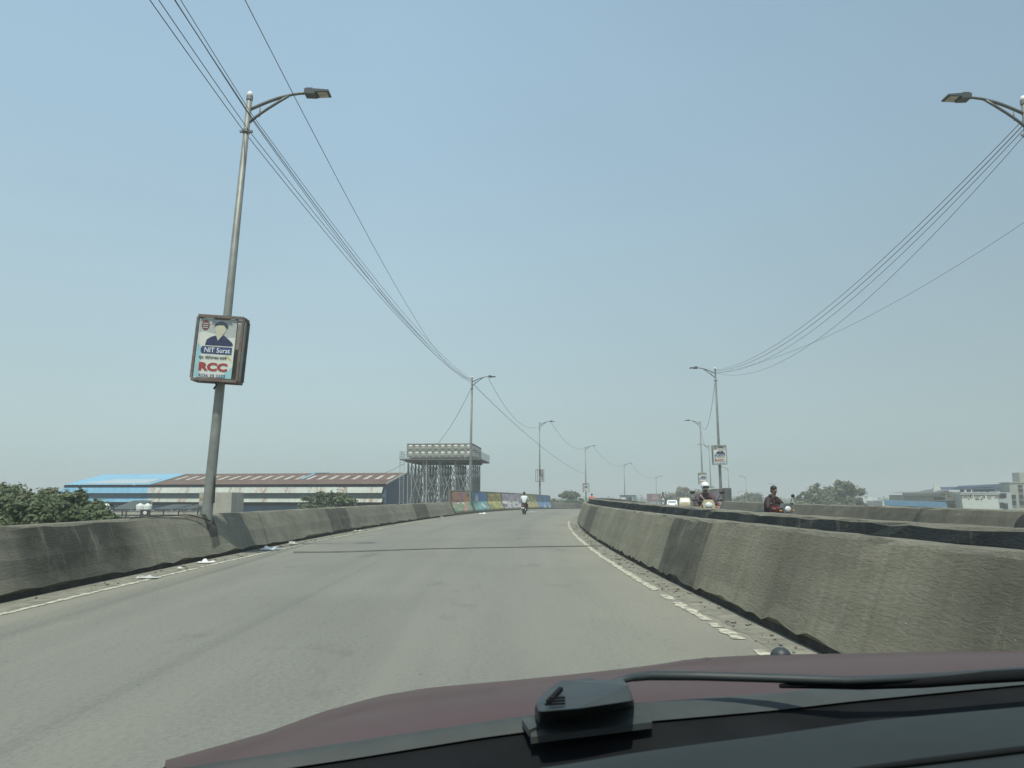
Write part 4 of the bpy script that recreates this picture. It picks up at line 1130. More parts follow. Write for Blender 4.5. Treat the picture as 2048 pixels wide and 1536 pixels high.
def rider(loc, rz, label, shirt, pants, helmet=None, lean=.0, pillion=False, headturn=0.0, sc=1.0, fingers=True, bigscarf=None):
    t = thing('person', label, 'person', loc, rz)
    t.scale = (sc, sc, sc)
    fw = lean
    J = dict(pel=(0, -.10, .88), wst=(0, -.08 + fw * .3, 1.02), cst=(0, -.03 + fw * .7, 1.24), nb=(0, -.01 + fw, 1.40), nk=(0, .02 + fw, 1.47), hd=(0, .05 + fw, 1.57), ht=(0, .04 + fw, 1.68))
    vs, rd, ed, ix = [], [], [], {}
    def av(n, p, r, par=None):
        ix[n] = len(vs); vs.append(V(p)); rd.append(r)
        if par is not None: ed.append((ix[par], ix[n]))
    av('pel', J['pel'], (.15, .12)); av('wst', J['wst'], (.135, .105), 'pel'); av('cst', J['cst'], (.155, .115), 'wst'); av('nb', J['nb'], (.09, .08), 'cst'); av('nk', J['nk'], .055, 'nb'); av('hd', J['hd'], (.078, .095), 'nk'); av('ht', J['ht'], (.07, .085), 'hd')
    av('nose', (math.sin(headturn) * .1, J['hd'][1] + .105, 1.565), .014, 'hd')
    hands = {}
    for s in (-1, 1):
        k = str(s)
        sh = V((s * .185, J['cst'][1] + .03, 1.345)); hnd = V((s * .34, .46, 1.06)) if not pillion else V((s * .2, .28, .92))
        el = V((s * .31, .17 + fw * .4, 1.09)) if not pillion else V((s * .30, .0, 1.06))
        wr = hnd - (hnd - el).normalized() * .07
        av('sh' + k, sh, .062, 'cst'); av('el' + k, el, .046, 'sh' + k); av('wr' + k, wr, .030, 'el' + k); av('hn' + k, hnd, (.042, .026), 'wr' + k)
        hands[s] = hnd
        if fingers:
            for f in range(4):
                bs = hnd + V((s * (-.033 + f * .022), .03, .012)); k1 = bs + V((0, .028, -.005)); k2 = k1 + V((0, .006, -.026)); k3 = k2 + V((0, -.018, -.010))
                L = (.9, 1.05, 1.0, .8)[f]
                av('f%s%d' % (k, f), bs, .0095, 'hn' + k); av('g%s%d' % (k, f), bs + (k1 - bs) * L, .009, 'f%s%d' % (k, f)); av('h%s%d' % (k, f), k2, .0085, 'g%s%d' % (k, f)); av('i%s%d' % (k, f), k3, .008, 'h%s%d' % (k, f))
            av('t' + k, hnd + V((-s * .045, .0, -.005)), .011, 'hn' + k); av('u' + k, hnd + V((-s * .05, .032, -.022)), .010, 't' + k)
        hip = V((s * .10, -.06, .84)); kn = V((s * .20, .34, .74)) if not pillion else V((s * .24, .28, .72)); an = V((s * .19, .10, .33)); toe = V((s * .20, .27, .27))
        av('hi' + k, hip, .085, 'pel'); av('kn' + k, kn, .062, 'hi' + k); av('ca' + k, kn.lerp(an, .35), .056, 'kn' + k); av('an' + k, an, .036, 'ca' + k); av('to' + k, toe, .034, 'an' + k)
    body = skin('body', vs, ed, rd, m_skin, t)
    def sub(names, links, grow, mat, nm):
        o = {n: i for i, n in enumerate(names)}
        r2 = [tuple(q + grow for q in (rd[ix[n]] if isinstance(rd[ix[n]], tuple) else (rd[ix[n]],) * 2)) for n in names]
        return skin(nm, [vs[ix[n]] for n in names], [(o[a], o[b]) for a, b in links], r2, mat, t)
    sub(['wst', 'pel', 'cst', 'nb', 'sh-1', 'el-1', 'sh1', 'el1', 'wr-1', 'wr1'], [('wst', 'pel'), ('wst', 'cst'), ('cst', 'nb'), ('cst', 'sh-1'), ('sh-1', 'el-1'), ('cst', 'sh1'), ('sh1', 'el1')] + ([('el-1', 'wr-1'), ('el1', 'wr1')]), .034, shirt, 'shirt')
    sub(['pel', 'hi-1', 'kn-1', 'ca-1', 'an-1', 'hi1', 'kn1', 'ca1', 'an1'], [('pel', 'hi-1'), ('hi-1', 'kn-1'), ('kn-1', 'ca-1'), ('ca-1', 'an-1'), ('pel', 'hi1'), ('hi1', 'kn1'), ('kn1', 'ca1'), ('ca1', 'an1')], .017, pants, 'trousers')
    for s in (-1, 1):
        b = MB(); a = vs[ix['an%d' % s]]; b.ball((a.x, a.y + .09, a.z - .05), (.05, .14, .05), 0, 10, 6); b.build('shoe', m_tar, t, True)
    hy = J['hd'][1]
    if helmet:
        b = MB(); b.ball((0, hy - .005, 1.625), (.128, .150, .135), 0, 16, 10); hl = b.build('helmet', helmet, t, True)
        b = MB(); b.box((math.sin(headturn) * .06, hy + .125, 1.59), (.17, .04, .075)); b.build('visor', m_win, hl)
    else:
        b = MB(); b.ball((0, hy - .025, 1.655), (.092, .105, .085), 0, 14, 9); b.ball((0, hy - .065, 1.59), (.082, .06, .09), 0, 12, 7); b.build('hair', m_hair, t, True)
    b = MB()
    for s in (-1, 1): b.ball((s * .032, hy + .088, 1.60), (.012, .008, .008), 0, 8, 5)
    b.build('eyes', m_eye, t)
    b = MB(); b.ball((0, hy + .088, 1.522), (.026, .01, .007), 0, 8, 5); b.build('mouth', M('lip', (.15, .06, .05), .5), t)
    for s in (-1, 1):
        b = MB(); b.ball((s * .082, hy - .0, 1.585), (.012, .025, .035), 0, 8, 6); b.build('ear', m_skin, t, True)
    if bigscarf:
        b = MB(); b.tube([(.16, J['cst'][1] + .15, 1.36), (.02, J['cst'][1] + .175, 1.16), (-.10, J['wst'][1] + .15, .98)], .022, 6, 0, True, .5); b.build('bag_strap', bigscarf, t, True)
    return t

m_tyre = M('tyre_rubber', (.018, .018, .017), .9, var=.3, scale=12)
m_chrome = M('chrome', (.55, .56, .55), .2, .9, var=.05)
m_bkpl = M('black_bike_plastic', (.022, .024, .025), .45, var=.2)
m_lampg = M('headlamp_glass', (.62, .66, .66), .1, 0, var=.05)
def wheel(parent, y, r, w=.09):
    b = MB()
    b.lathe([(r * .78, -w * .5), (r * .95, -w * .5), (r, -w * .25), (r, w * .25), (r * .95, w * .5), (r * .78, w * .5)], 24, 0, Tr(0, y, r), 'x')
    wl = b.build('wheel', m_tyre, parent, True)
    b = MB(); b.lathe([(r * .72, -w * .3), (r * .79, -w * .3), (r * .79, w * .3), (r * .72, w * .3)], 24, 0, Tr(0, y, r), 'x')
    b.lathe([(.05, -.07), (.05, .07)], 12, 0, Tr(0, y, r), 'x')
    for i in range(6):
        t = i * PI / 3; b.bar((0, y + .04 * math.cos(t), r + .04 * math.sin(t)), (0, y + r * .75 * math.cos(t), r + r * .75 * math.sin(t)), .03)
    b.build('rim', m_chrome, wl)
def motorcycle(loc, rz, label, paint, scooter=False, cowl=None, plate=None, sc=1.0):
    t = thing('scooter' if scooter else 'motorcycle', label, 'scooter' if scooter else 'motorcycle', loc, rz); t.scale = (sc,) * 3
    r = .24 if scooter else .30
    wheel(t, -.62, r); wheel(t, .64, r)
    b = MB()
    if scooter:
        b.tube([(0, -.85, .62), (0, -.55, .60), (0, -.1, .48), (0, .05, .28), (0, .30, .28)], [.12, .17, .16, .10, .12], 12)
        b.prism([(-.18, .30), (.18, .30), (.21, .65), (.13, .98), (-.13, .98), (-.21, .65)], .36, .44)
        b.box((0, .15, .27), (.34, .5, .05))
    else:
        b.tube([(0, -.80, .72), (0, -.45, .68), (0, -.15, .66)], [.07, .10, .09], 10)
        b.tube([(0, -.05, .80), (0, .12, .86), (0, .34, .84), (0, .44, .78)], [.09, .145, .14, .07], 12)
    b.build('body', paint, t, True)
    b = MB(); b.tube([(0, -.78, .80), (0, -.4, .80), (0, -.08, .79)], [.08, .125, .09], 10, 0, True, .5); b.build('seat', m_bkpl, t, True)
    b = MB(); b.bar((0, .42, .82), (0, -.1, .40), .05); b.bar((0, -.1, .40), (0, -.62, r), .05); b.bar((0, -.15, .68), (0, .42, .82), .05)
    b.box((0, .10, .42), (.24, .34, .28)) if not scooter else b.box((0, -.4, .34), (.2, .4, .16))
    b.build('engine', m_bkpl, t)
    b = MB()
    for s in (-1, 1): b.bar((s * .09, .64, r), (s * .09, .44, .92), .045)
    b.build('fork', m_chrome, t)
    b = MB()
    pts = []
    for i in range(9):
        a = R(20 + 150 * i / 8); pts.append((0, .64 + (r + .05) * math.cos(a), r + (r + .05) * math.sin(a)))
    b.tube(pts, .06, 8, 0, True, .4); b.build('mudguard', paint, t, True)
    b = MB(); b.tube([(-.37, .38, 1.03), (-.2, .42, 1.0), (0, .44, .96), (.2, .42, 1.0), (.37, .38, 1.03)], .018, 8)
    for s in (-1, 1): b.tube([(s * .25, .40, 1.02), (s * .38, .375, 1.03)], .026, 8)
    b.build('handlebar', m_bkpl, t, True)
    b = MB(); b.prism([(-.13, .80), (.13, .80), (.16, .93), (.10, 1.04), (-.10, 1.04), (-.16, .93)], .46, .60); b.build('cowl', cowl or paint, t)
    b = MB(); b.ball((0, .60, .90), (.10, .04, .075), 0, 12, 8); b.build('headlight', m_lampg, t, True)
    for s in (-1, 1):
        b = MB(); b.tube([(s * .28, .40, 1.03), (s * .34, .40, 1.20)], .008, 6); b.ball((s * .37, .40, 1.23), (.065, .02, .045), 0, 10, 6); b.build('mirror', m_bkpl, t, True)
        b = MB(); b.ball((s * .20, .56, .86), (.03, .05, .025), 0, 8, 5); b.build('indicator', M('amber_lens', (.5, .2, .03), .3), t, True)
    b = MB(); b.tube([(.13, .15, .32), (.15, -.3, .32), (.16, -.75, .40)], [.03, .04, .055], 10); b.build('exhaust', m_chrome, t, True)
    if plate == 'front' or not scooter:
        b = MB(); b.box((0, .705, .70), (.30, .012, .14)); b.build('number_plate', M('plate_white', (.5, .52, .48), .5, var=.05), t)
    else:
        b = MB(); b.box((0, -.99, .50), (.24, .012, .12)); b.build('number_plate', M('plate_white', (.5, .52, .48), .5, var=.05), t)
    b = MB(); b.ball((0, -.86 if not scooter else -.96, .68), (.09, .03, .045), 0, 10, 6); b.build('tail_lamp', M('red_lens', (.35, .02, .02), .3), t, True)
    b = MB(); b.tube([(.07, -.62, r), (.07, -.7, .66)], .03, 8); b.tube([(-.07, -.62, r), (-.07, -.7, .66)], .03, 8); b.build('shock_absorber', m_chrome, t)
    if not scooter:
        b = MB(); b.tube([(-.30, .22, .35), (-.33, .26, .60), (-.28, .28, .66)], .018, 8); b.tube([(.30, .22, .35), (.33, .26, .60), (.28, .28, .66)], .018, 8); b.tube([(-.30, .22, .35), (.30, .22, .35)], .018, 8); b.build('crash_bar', m_chrome, t, True)
    return t
def ground_at(px, Y, lift=0.0): return V((X_at(px, Y), Y, lift + zd(Y)))
cl_white = M('white_shirt', (.66, .70, .70), .8, var=.08, scale=5)
cl_dark = M('charcoal_trousers', (.03, .03, .032), .85, var=.2, scale=6)
cl_mar = M('dark_maroon_jacket', (.040, .020, .024), .8, var=.25, scale=6)
cl_plum = M('plum_shirt', (.085, .05, .065), .8, var=.2, scale=6)
cl_jean = M('blue_jeans', (.05, .075, .11), .85, var=.2, scale=6)
cl_or = M('orange_shirt', (.55, .10, .05), .8, var=.1, scale=5)
cl_gr = M('grey_shirt', (.25, .27, .26), .8, var=.1, scale=5)
# ahead of us
p = ground_at(1048.5, 61.5, .04)
motorcycle(p, head(61), 'dark scooter seen from behind, riding ahead beside the painted wall', M('dark_scooter_paint', (.025, .022, .022), .4, var=.2), True)
rider(p, head(61), 'rider in a white shirt seen from behind on the dark scooter', cl_white, cl_dark, None, -.02)
# oncoming, white helmet
Y = 23.5; p = V((X_at(1409, Y), Y, z2(Y) + .0))
RA = PI + R(-4)
p.z += .06
motorcycle(p, RA, 'oncoming motorcycle with a cream cowl and chrome crash bar', M('black_bike_paint', (.02, .02, .022), .35, var=.2), False, M('cream_cowl', (.50, .45, .30), .4, var=.1), sc=1.13)
rider(p, RA, 'rider in a white helmet and plum shirt with a pale shoulder strap', cl_plum, cl_dark, M('white_helmet', (.75, .76, .75), .3, var=.04), .12, sc=.97, bigscarf=M('pale_strap', (.5, .48, .5), .8))
# oncoming, maroon
Y = 23.0; p = V((X_at(1541, Y), Y, z2(Y) - .04))
RB = PI + R(24)
motorcycle(p, RB, 'oncoming motorcycle with red trim near the far barrier', M('red_black_paint', (.10, .015, .018), .35, var=.4, scale=9), False, M('grey_cowl', (.12, .12, .12), .35, var=.1), sc=1.13)
rider(p, RB, 'rider in a dark maroon jacket and jeans on the red trimmed motorcycle', cl_mar, cl_jean, None, .12, sc=.97)
# far helmeted scooter rider
Y = 92; p = V((X_at(1326, Y), Y, zd(Y) + z2(Y) + .1))
motorcycle(p, PI + R(-12), 'small distant white fronted scooter left of the white car', M('white_scooter_paint', (.5, .52, .52), .4, var=.1), True)
rider(p, PI + R(-12), 'distant rider in a dark top and black helmet on the white fronted scooter', M('white_black_top', (.22, .22, .23), .8, var=.6, scale=5), cl_dark, M('black_helmet', (.02, .02, .022), .3), .03, fingers=False)
# orange shirt and pillion, beyond the black wall
Y = 84; p = P(Y, 2.3, .04)
motorcycle(p, head(Y), 'distant motorcycle under the orange shirted rider, hidden by the barrier', M('blue_bike_paint', (.03, .05, .10), .35, var=.2), False)
rider(p, head(Y), 'distant rider in an orange shirt showing just above the barrier end', cl_or, cl_dark, None, .0, fingers=False)

# ------------------------------------------------------------------ far vehicles
def far_car(loc, rz, label, paint, w, l, h, kind):
    t = thing('car' if kind == 'car' else 'van', label, 'car' if kind == 'car' else 'van', loc, rz)
    b = MB()
    if kind == 'car': prof = [(-l / 2, .35), (-l / 2, .85), (-l * .42, .95), (-l * .25, h), (l * .12, h), (l * .27, .98), (l * .47, .82), (l / 2, .6), (l / 2, .35)]
    else: prof = [(-l / 2, .4), (-l / 2, h - .05), (-l * .46, h), (l * .36, h), (l * .46, h * .58), (l / 2, h * .5), (l / 2, .4)]
    n = len(prof); vs = []
    for s, k in ((-1, 1.0), (-.86, 0), (.86, 0), (1, 1.0)):
        for y, z in prof:
            f = 1.0 if z < 1.0 else .88
            vs.append((s * w / 2 * f if abs(s) == 1 else s * w / 2 * f, y, z - (.0 if abs(s) < 1 else .03)))
    fs = []
    for j in range(3):
        for k in range(n): fs.append((j * n + k, j * n + (k + 1) % n, (j + 1) * n + (k + 1) % n, (j + 1) * n + k))
    fs.append(tuple(range(n))); fs.append(tuple(3 * n + k for k in range(n))[::-1])
    b.add(vs, fs); b.build('body', paint, t)
    b = MB()
    if kind == 'car': b.add([(-w * .38, l * .275, 1.0), (w * .38, l * .275, 1.0), (w * .34, l * .135, h - .06), (-w * .34, l * .135, h - .06)], [(0, 1, 2, 3)])
    else: b.add([(-w * .38, l * .468, h * .60), (w * .38, l * .468, h * .60), (w * .38, l * .385, h - .14), (-w * .38, l * .385, h - .14)], [(0, 1, 2, 3)])
    b.build('windscreen', M('pale_windscreen', (.16, .23, .24), .35, var=.1), t)
    for s in (-1, 1):
        b = MB(); b.box((s * w * .36, l / 2 + .01, .72), (.3, .05, .16)); b.build('headlight', m_lampg, t)
        b = MB(); b.box((s * (w * .445), -l * .05, h * .74), (.02, l * .4, .34)); b.build('side_window', m_win, t)
        for y in (-l * .32, l * .32):
            b = MB(); b.lathe([(.0, -.1), (.28, -.1), (.31, -.06), (.31, .06), (.28, .1), (0, .1)], 16, 0, Tr(s * w * .44, y, .31), 'x'); b.build('wheel', m_tyre, t, True)
    return t
Y = 135; q = ground_at(1344, Y, .12); far_car(q, PI - .22, 'oncoming white car, just its bright top over the black barrier', M('white_car_paint', (.78, .79, .77), .3, var=.03), 1.75, 3.8, 1.42, 'car')
Y = 128; q = ground_at(1369, Y, .12); far_car(q, PI - .20, 'oncoming cream van with a pale windscreen right of the white car', M('cream_van_paint', (.46, .40, .22), .4, var=.06), 1.75, 3.9, 1.68, 'van')
# grey truck on our carriageway, over the crest
Y = 165
tk_ = thing('truck', 'small grey truck over the crest, only its upper body above the barrier', 'truck', (X_at(1257, Y), Y, zd(Y)), head(Y))
b = MB(); b.box((0, 0, 2.05), (2.7, 5.0, 2.1)); b.build('cargo_body', M('grey_truck_paint', (.33, .36, .34), .6, var=.12, scale=2), tk_)
b = MB(); b.box((-.1, -.05, 3.14), (2.85, 5.2, .1)); b.build('roof', m_sheet, tk_)
for x, w_ in ((-.75, .8), (.1, .25), (.7, .7)):
    b = MB(); b.box((x, -2.52, 2.45), (w_, .05, .6)); b.build('window', m_win if x > 0 else m_white, tk_)
for x in (-1, 1):
    for y in (-1.7, 1.9): b = MB(); b.lathe([(.2, -.12), (.42, -.12), (.45, 0), (.42, .12), (.2, .12)], 16, 0, Tr(x, y, .45), 'x'); b.build('wheel', m_tyre, tk_, True)
b = MB(); b.box((0, 0, .85), (2.3, 5.2, .3)); b.build('chassis', m_bkpl, tk_)
# painted tyre standing by the far barrier
ty = thing('old_tyre', 'big black tyre with an orange centre standing at the right edge', 'tyre', (X_at(2070, 17), 17, .03), R(8))
RT = Tr(0, 0, .53) @ Matrix.Rotation(R(90), 4, 'Z')
b = MB(); b.lathe([(.40, -.10), (.44, -.15), (.50, -.14), (.525, -.07), (.525, .07), (.50, .14), (.44, .15), (.40, .10)], 36, 0, RT, 'x'); b.build('tread', m_tyre, ty, True)
b = MB(); b.lathe([(.0, -.13), (.12, -.13), (.14, -.11), (.36, -.11), (.41, -.13), (.41, .08), (.0, .08)], 28, 0, RT, 'x'); b.build('hub', M('orange_hub_paint', (.42, .24, .07), .7, var=.2, scale=5), ty, True)

# ------------------------------------------------------------------ the car we sit in
m_red = NT('dusty_maroon_paint'); v_ = m_red.coord()
c_ = m_red.mix(m_red.ramp(m_red.noise(v_, 1.4, 4), .3, .7), (.056, .018, .018), (.070, .023, .022))
dn = m_red.noise(m_red.scale(v_, (1, 2.4, 1)), 3.2, 8, .7)
c_ = m_red.mix(m_red.ramp(dn, .35, .75, .22, .55), c_, (.066, .060, .052))
m_red.base(c_); m_red.set(Roughness=.55, Metallic=.0); m_red.b.inputs['Specular IOR Level'].default_value = .3
m_red.b.inputs['Coat Weight'].default_value = .12; m_red.b.inputs['Coat Roughness'].default_value = .12
m_red = m_red.m
m_cowl = M('grey_cowl_plastic', (.038, .047, .047), .7, var=.2, scale=9, dirt=((.075, .08, .072), .5))
m_seal = M('black_windscreen_band', (.009, .010, .011), .85, var=.3, spec=.12)
m_dash = M('dark_dashboard_skin', (.021, .029, .032), .85, var=.08, scale=5, bump=.05, spec=.25)
m_wip = M('black_wiper_plastic', (.028, .036, .038), .5, var=.15, scale=10, dirt=((.06, .065, .06), .5))

def curve_at(pts, x):
    for (a, ya), (b_, yb) in zip(pts, pts[1:]):
        if x <= b_: break
    t = (x - a) / (b_ - a)
    return ya + (yb - ya) * t
xs = [330 + i * 40 for i in range(52)]
SIL = [(200, 1575), (349, 1527), (456, 1493), (537, 1468), (644, 1425), (752, 1393), (859, 1375), (1020, 1361), (1123, 1351), (1260, 1336), (1320, 1328), (1380, 1318), (1450, 1313), (1540, 1309), (1800, 1306), (2048, 1305), (2500, 1306)]
REAR = [(200, 1570), (483, 1529), (644, 1502), (913, 1461), (1042, 1441), (1282, 1411), (1464, 1398), (1574, 1390), (1683, 1376), (1976, 1347), (2048, 1341), (2500, 1312)]
COW = [(200, 1600), (483, 1550), (700, 1518), (960, 1476), (1057, 1463), (1304, 1442), (1556, 1420), (1700, 1403), (2048, 1369), (2500, 1330)]
DSH = [(200, 1700), (900, 1562), (1145, 1527), (1261, 1507), (1400, 1488), (1519, 1473), (1738, 1442), (2048, 1414), (2500, 1385)]
car = thing('car', 'maroon car we ride in, dusty bonnet and parked wiper at the bottom', 'car', (0, 0, 0))
zs = lambda x: 0.965 + .075 * min(1, max(0, (x - 330) / 800))
zr = lambda x: 1.075 + .02 * min(1, max(0, (x - 330) / 800))
cols = []
for x in xs:
    f_ = onz(x, curve_at(SIL, x), zs(x)); r_ = onz(x, curve_at(REAR, x), zr(x))
    if (f_.y - r_.y) < .08: f_ = V((f_.x, r_.y + .08, f_.z - .02))
    cols.append((r_, f_))
b = MB(); rows = []
NR = 10
for j in range(NR + 1):
    t = j / NR; row = []
    for r_, f_ in cols:
        q = r_.lerp(f_, t)
        s = (1 - t) * (r_.z) + t * f_.z
        q.z = s + .018 * math.sin(PI * t) * min(1, (f_.y - r_.y) / .5)
        row.append(q)
    rows.append(row)
last = rows[-1]; BON = list(rows)
for dz, k in ((-.025, .06), (-.075, .11), (-.16, .15), (-.32, .17), (-.55, .16)):
    row = []
    for i, q in enumerate(last):
        a = last[max(0, i - 1)]; c = last[min(len(last) - 1, i + 1)]
        d = (c - a); nrm = V((-d.y, d.x, 0)).normalized()
        row.append(q + nrm * k + V((0, 0, dz)))
    rows.append(row)
b.sheet(rows, 0, True)
b.build('bonnet', m_red, car, True)
# swage crease on the bonnet
b = MB()
cr = [onz(1405, 1318, 1.046), onz(1390, 1334, 1.058), onz(1372, 1352, 1.068), onz(1340, 1385, 1.085)]
def surf(x, t):
    i = min(len(cols) - 2, max(0, int((x - xs[0]) / 40))); u = (x - xs[i]) / 40
    A_ = BON[int(t * NR)]; return A_[i].lerp(A_[i + 1], u)
b.tube([surf(1425, .9) + V((0, 0, -.004)), surf(1410, .7) + V((0, 0, -.004)), surf(1398, .5) + V((0, 0, -.012)), surf(1388, .35) + V((0, 0, -.02))], [.004, .009, .008, .004], 8)
b.build('bonnet_crease', m_red, car, True)
def loft(name, A_, za, B_, zb, mat, n=5, bulge=0.0, lift=0.0):
    b = MB(); rows = []
    for j in range(n + 1):
        t = j / n
        rows.append([onz(x, curve_at(A_, x), za(x)).lerp(onz(x, curve_at(B_, x), zb(x)), t) + V((0, 0, bulge * math.sin(PI * t) + lift)) for x in xs])
    b.sheet(rows)
    return b.build(name, mat, car, True)
zc = lambda x: zr(x) + .012
loft('cowl_panel', [(x, y - 1.5) for x, y in REAR], lambda x: zr(x) + .006, COW, lambda x: zr(x) + .004, m_cowl, 4, .012)
loft('windscreen_band', [(x, y - 1) for x, y in COW], lambda x: zr(x) + .002, [(x, y + 60) for x, y in DSH], lambda x: 1.10, m_seal, 5, -.02)
# dashboard: curved top edge then back towards us with a seam
b = MB(); rows = []
for dy, dz in ((.012, -.03), (.0, 0), (-.012, .004), (-.05, .012), (-.10, .018), (-.16, .020), (-.24, .016), (-.34, .0)):
    rows.append([onz(x, curve_at(DSH, x), 1.165) + V((0, dy, dz)) for x in xs])
b.sheet(rows)
b.build('dashboard', m_dash, car, True)
b = MB()
b.tube([onz(x, 1548 + (1498 - 1548) * (x - 1640) / (2048 - 1640), 1.1865) for x in range(1640, 2200, 40)], [.0018 + .0022 * min(1, i / 5) for i in range(14)], 6, 0, True, .6)
b.build('dashboard_seam', m_seal, car, True)
# clips and folds on the cowl
for pts, z in (([(1044, 1438), (1062, 1433), (1076, 1452), (1058, 1460)], 1.112), ([(1060, 1462), (1304, 1428), (1304, 1444), (1062, 1474)], 1.108)):
    b = MB(); n = len(pts)
    b.add([tuple(onz(x, y, z)) for x, y in pts] + [tuple(onz(x, y, z) - V((0, 0, .008))) for x, y in pts], [tuple(range(n))] + [(k, (k + 1) % n, n + (k + 1) % n, n + k) for k in range(n)])
    b.build('cowl_clip', m_cowl, car)
# wiper: knuckle cover, arm, blade
wz = 1.145
wp = MB()
top = [(1070, 1408), (1084, 1388), (1118, 1362), (1185, 1356), (1197, 1361), (1246, 1357), (1258, 1376), (1267, 1402), (1160, 1417), (1078, 1424)]
low = [(1068, 1420), (1082, 1392), (1116, 1370), (1185, 1364), (1197, 1368), (1250, 1368), (1262, 1384), (1270, 1412), (1165, 1434), (1077, 1448)]
tv = [onz(x, y, wz + .012 * (1 if y < 1380 else .35)) for x, y in top]; lv = [onz(x, y, wz - .03) for x, y in low]
n = len(tv)
wp.add(tv + lv, [tuple(range(n))[::-1]] + [(k, (k + 1) % n, n + (k + 1) % n, n + k) for k in range(n)])
wi = wp.build('wiper_cover', m_wip, car)
bv = wi.modifiers.new('b', 'BEVEL'); bv.width = .004; bv.segments = 3
b = MB()
for k in range(3):
    y = 1397 + 6 * k; b.bar(onz(1098 - k * 4, y, wz + .0155 - k * .003), onz(1130, y - 2, wz + .0155 - k * .003), .0022)
b.bar(onz(1096, 1405, wz + .012), onz(1122, 1378, wz + .016), .005)
b.build('grip_rib', m_seal, wi)
b = MB(); A_ = [(1225, 1365), (1262, 1355), (1300, 1351), (1400, 1352), (1500, 1355), (1600, 1358), (1690, 1361), (1800, 1357), (1900, 1351), (2060, 1340), (2300, 1318)]
b.tube([onz(x, y, 1.150 - .012 * i / 10) for i, (x, y) in enumerate(A_)], [.005, .0072, .0085, .0082, .008, .008, .0075, .007, .007, .007, .007], 8, 0, True, .8)
b.build('wiper_arm', m_wip, car, True)
b = MB(); A_ = [(1560, 1372), (1640, 1369), (1720, 1368), (1850, 1363), (1950, 1356), (2060, 1350), (2300, 1332)]
b.tube([onz(x, y, 1.135) for x, y in A_], [.003, .006, .008, .009, .009, .009, .009], 8)
bl = b.build('wiper_blade', m_seal, car, True)
# washer nozzle
q = surf(1556, .92); b = MB()
b.lathe([(.0, 0), (.022, 0), (.022, .006), (.017, .014), (.009, .019), (0, .020)], 16, 0, Tr(q.x, q.y - .02, q.z + .0))
b.build('washer_nozzle', m_wip, car, True)
# rest of the shell, out of the picture: roof over our heads, pillars, sides, wheels
b = MB(); b.sheet([[(-.55 + 2.1 * i / 8, y, 1.60 + .08 * math.sin(PI * i / 8)) for i in range(9)] for y in (.02, -.5, -1.2, -2.0)]); b.build('roof', m_red, car, True)
for x in (-.62, 1.62):
    b = MB(); b.bar((x, .55, 1.02), (x * .97, 0, 1.60), .07); b.build('pillar', m_red, car)
    b = MB(); b.box((x, -.9, .72), (.08, 2.6, .66)); b.build('door', m_red, car)
    for y in (1.45, -1.3):
        b = MB(); b.lathe([(.18, -.1), (.30, -.1), (.33, -.05), (.33, .05), (.30, .1), (.18, .1)], 24, 0, Tr(x * .93, y, .33 + .03), 'x'); b.build('wheel', m_tyre, car, True)

# ------------------------------------------------------------------ air
b = MB(); b.box((0, 1200, 9.0), (5400, 5400, 34.0))
k = NT('hazy_air'); k.t.nodes.remove(k.b)
pv = k.n('ShaderNodeVolumePrincipled'); pv.inputs['Color'].default_value = (.95, .98, .98, 1); pv.inputs['Density'].default_value = .0015; pv.inputs['Anisotropy'].default_value = .35
k.l(pv.outputs[0], k.t.nodes['Material Output'].inputs['Volume'])
tag(b.build('haze', k.m), 'thin pale haze in the air over the whole place', 'haze', kind='stuff')

# ------------------------------------------------------------------ light, sky, camera
SUN = V((-.04, -.42, .90)).normalized()
EXPO = .35
w = bpy.data.worlds.new('World'); scene.world = w; w.use_nodes = True
nt = w.node_tree; bg = nt.nodes['Background']
sky = nt.nodes.new('ShaderNodeTexSky'); sky.sky_type = 'NISHITA'; sky.sun_disc = False
sky.sun_elevation = math.asin(SUN.z); sky.sun_rotation = math.atan2(SUN.x, SUN.y)
sky.air_density = 1.0; sky.dust_density = 5.0; sky.ozone_density = 1.0; sky.altitude = 0
STR = .10
tc = nt.nodes.new('ShaderNodeTexCoord'); sp = nt.nodes.new('ShaderNodeSeparateXYZ'); nt.links.new(tc.outputs['Generated'], sp.inputs[0])
rp = nt.nodes.new('ShaderNodeValToRGB'); nt.links.new(sp.outputs[2], rp.inputs[0])
g = 1 / (STR * 2 ** EXPO) 
el = rp.color_ramp.elements
stops = [(0.0, (.50, .66, .655)), (.07, (.53, .70, .71)), (.20, (.475, .65, .72)), (.40, (.41, .605, .745)), (.62, (.365, .555, .72)), (1.0, (.31, .49, .69))]
el[0].position = 0; el[0].color = (*[c for c in stops[0][1]], 1); el[1].position = 1; el[1].color = (*stops[-1][1], 1)
for pos, c in stops[1:-1]:
    e = el.new(pos); e.color = (*c, 1)
sc_ = nt.nodes.new('ShaderNodeMix'); sc_.data_type = 'RGBA'; sc_.blend_type = 'MULTIPLY'; sc_.inputs[0].default_value = 1
nt.links.new(rp.outputs[0], sc_.inputs[6]); sc_.inputs[7].default_value = (g, g, g, 1)
mx = nt.nodes.new('ShaderNodeMix'); mx.data_type = 'RGBA'; mx.inputs[0].default_value = .85
nt.links.new(sky.outputs[0], mx.inputs[6]); nt.links.new(sc_.outputs[2], mx.inputs[7]); 
az = nt.nodes.new('ShaderNodeMapRange'); az.inputs['From Min'].default_value = -.15; az.inputs['From Max'].default_value = .62; az.inputs['To Min'].default_value = .985; az.inputs['To Max'].default_value = .765
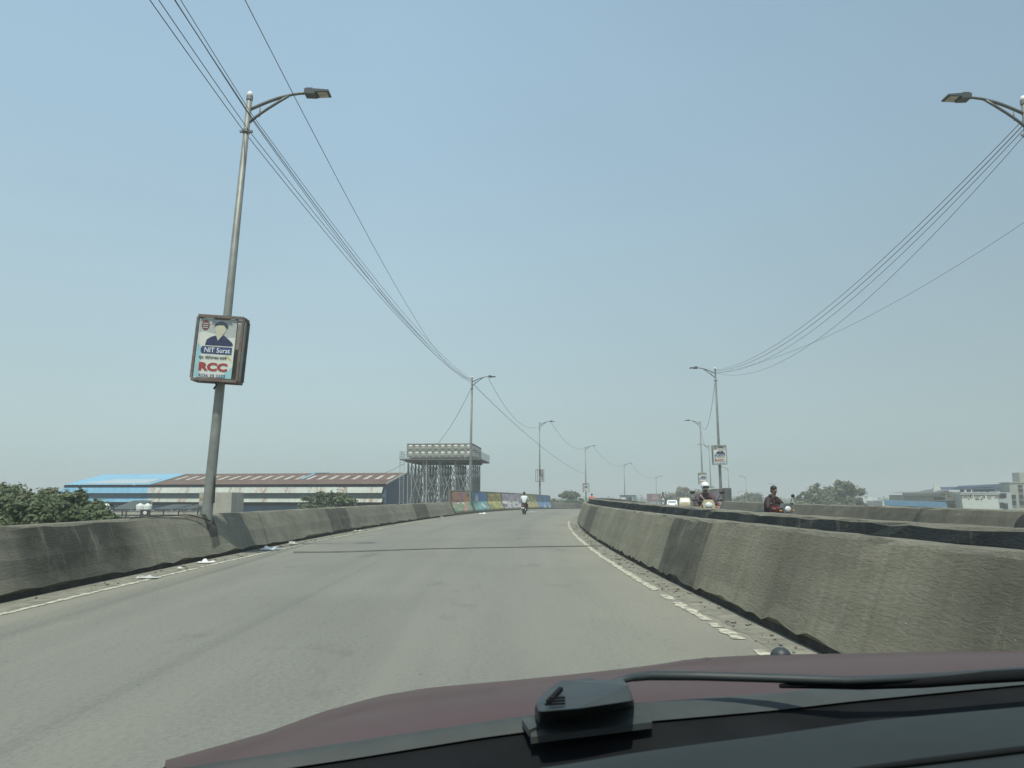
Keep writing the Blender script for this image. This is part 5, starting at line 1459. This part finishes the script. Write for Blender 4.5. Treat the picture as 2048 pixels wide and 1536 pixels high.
nt.links.new(sp.outputs[0], az.inputs['Value'])
nz = nt.nodes.new('ShaderNodeTexNoise'); nz.inputs['Scale'].default_value = 2.2; nz.inputs['Detail'].default_value = 4
mpz = nt.nodes.new('ShaderNodeMapping'); mpz.inputs['Scale'].default_value = (1, 1, 2.5); nt.links.new(tc.outputs['Generated'], mpz.inputs[0]); nt.links.new(mpz.outputs[0], nz.inputs['Vector'])
hz_ = nt.nodes.new('ShaderNodeMapRange'); hz_.inputs['From Min'].default_value = .3; hz_.inputs['From Max'].default_value = .7; hz_.inputs['To Min'].default_value = .975; hz_.inputs['To Max'].default_value = 1.025
nt.links.new(nz.outputs['Fac'], hz_.inputs['Value'])
am = nt.nodes.new('ShaderNodeMath'); am.operation = 'MULTIPLY'; nt.links.new(az.outputs[0], am.inputs[0]); nt.links.new(hz_.outputs[0], am.inputs[1])
mu = nt.nodes.new('ShaderNodeVectorMath'); mu.operation = 'SCALE'
nt.links.new(mx.outputs[2], mu.inputs[0]); nt.links.new(am.outputs[0], mu.inputs['Scale']); nt.links.new(mu.outputs[0], bg.inputs[0])
bg.inputs[1].default_value = STR
ld = bpy.data.lights.new('sun', 'SUN'); ld.energy = 3.0; ld.angle = R(1.0); ld.color = (1, .975, .84)
lo = bpy.data.objects.new('sun', ld); COL.objects.link(lo); lo.rotation_euler = SUN.to_track_quat('Z', 'Y').to_euler()
cd = bpy.data.cameras.new('camera'); cd.sensor_width = 36; cd.lens = 36 * F / 2048; cd.clip_start = .05; cd.clip_end = 9000
co = bpy.data.objects.new('camera', cd); COL.objects.link(co); co.location = (0, 0, EYE); co.rotation_euler = (PI / 2 + PITCH, 0, 0)
cd.dof.use_dof = True; cd.dof.focus_distance = 25; cd.dof.aperture_fstop = 15
scene.camera = co
vs_ = scene.view_settings; vs_.view_transform = 'Standard'; vs_.look = 'None'; vs_.gamma = 1; vs_.exposure = EXPO
scene.cycles.use_denoising = True
scene.cycles.max_bounces = 6; scene.cycles.volume_bounces = 1
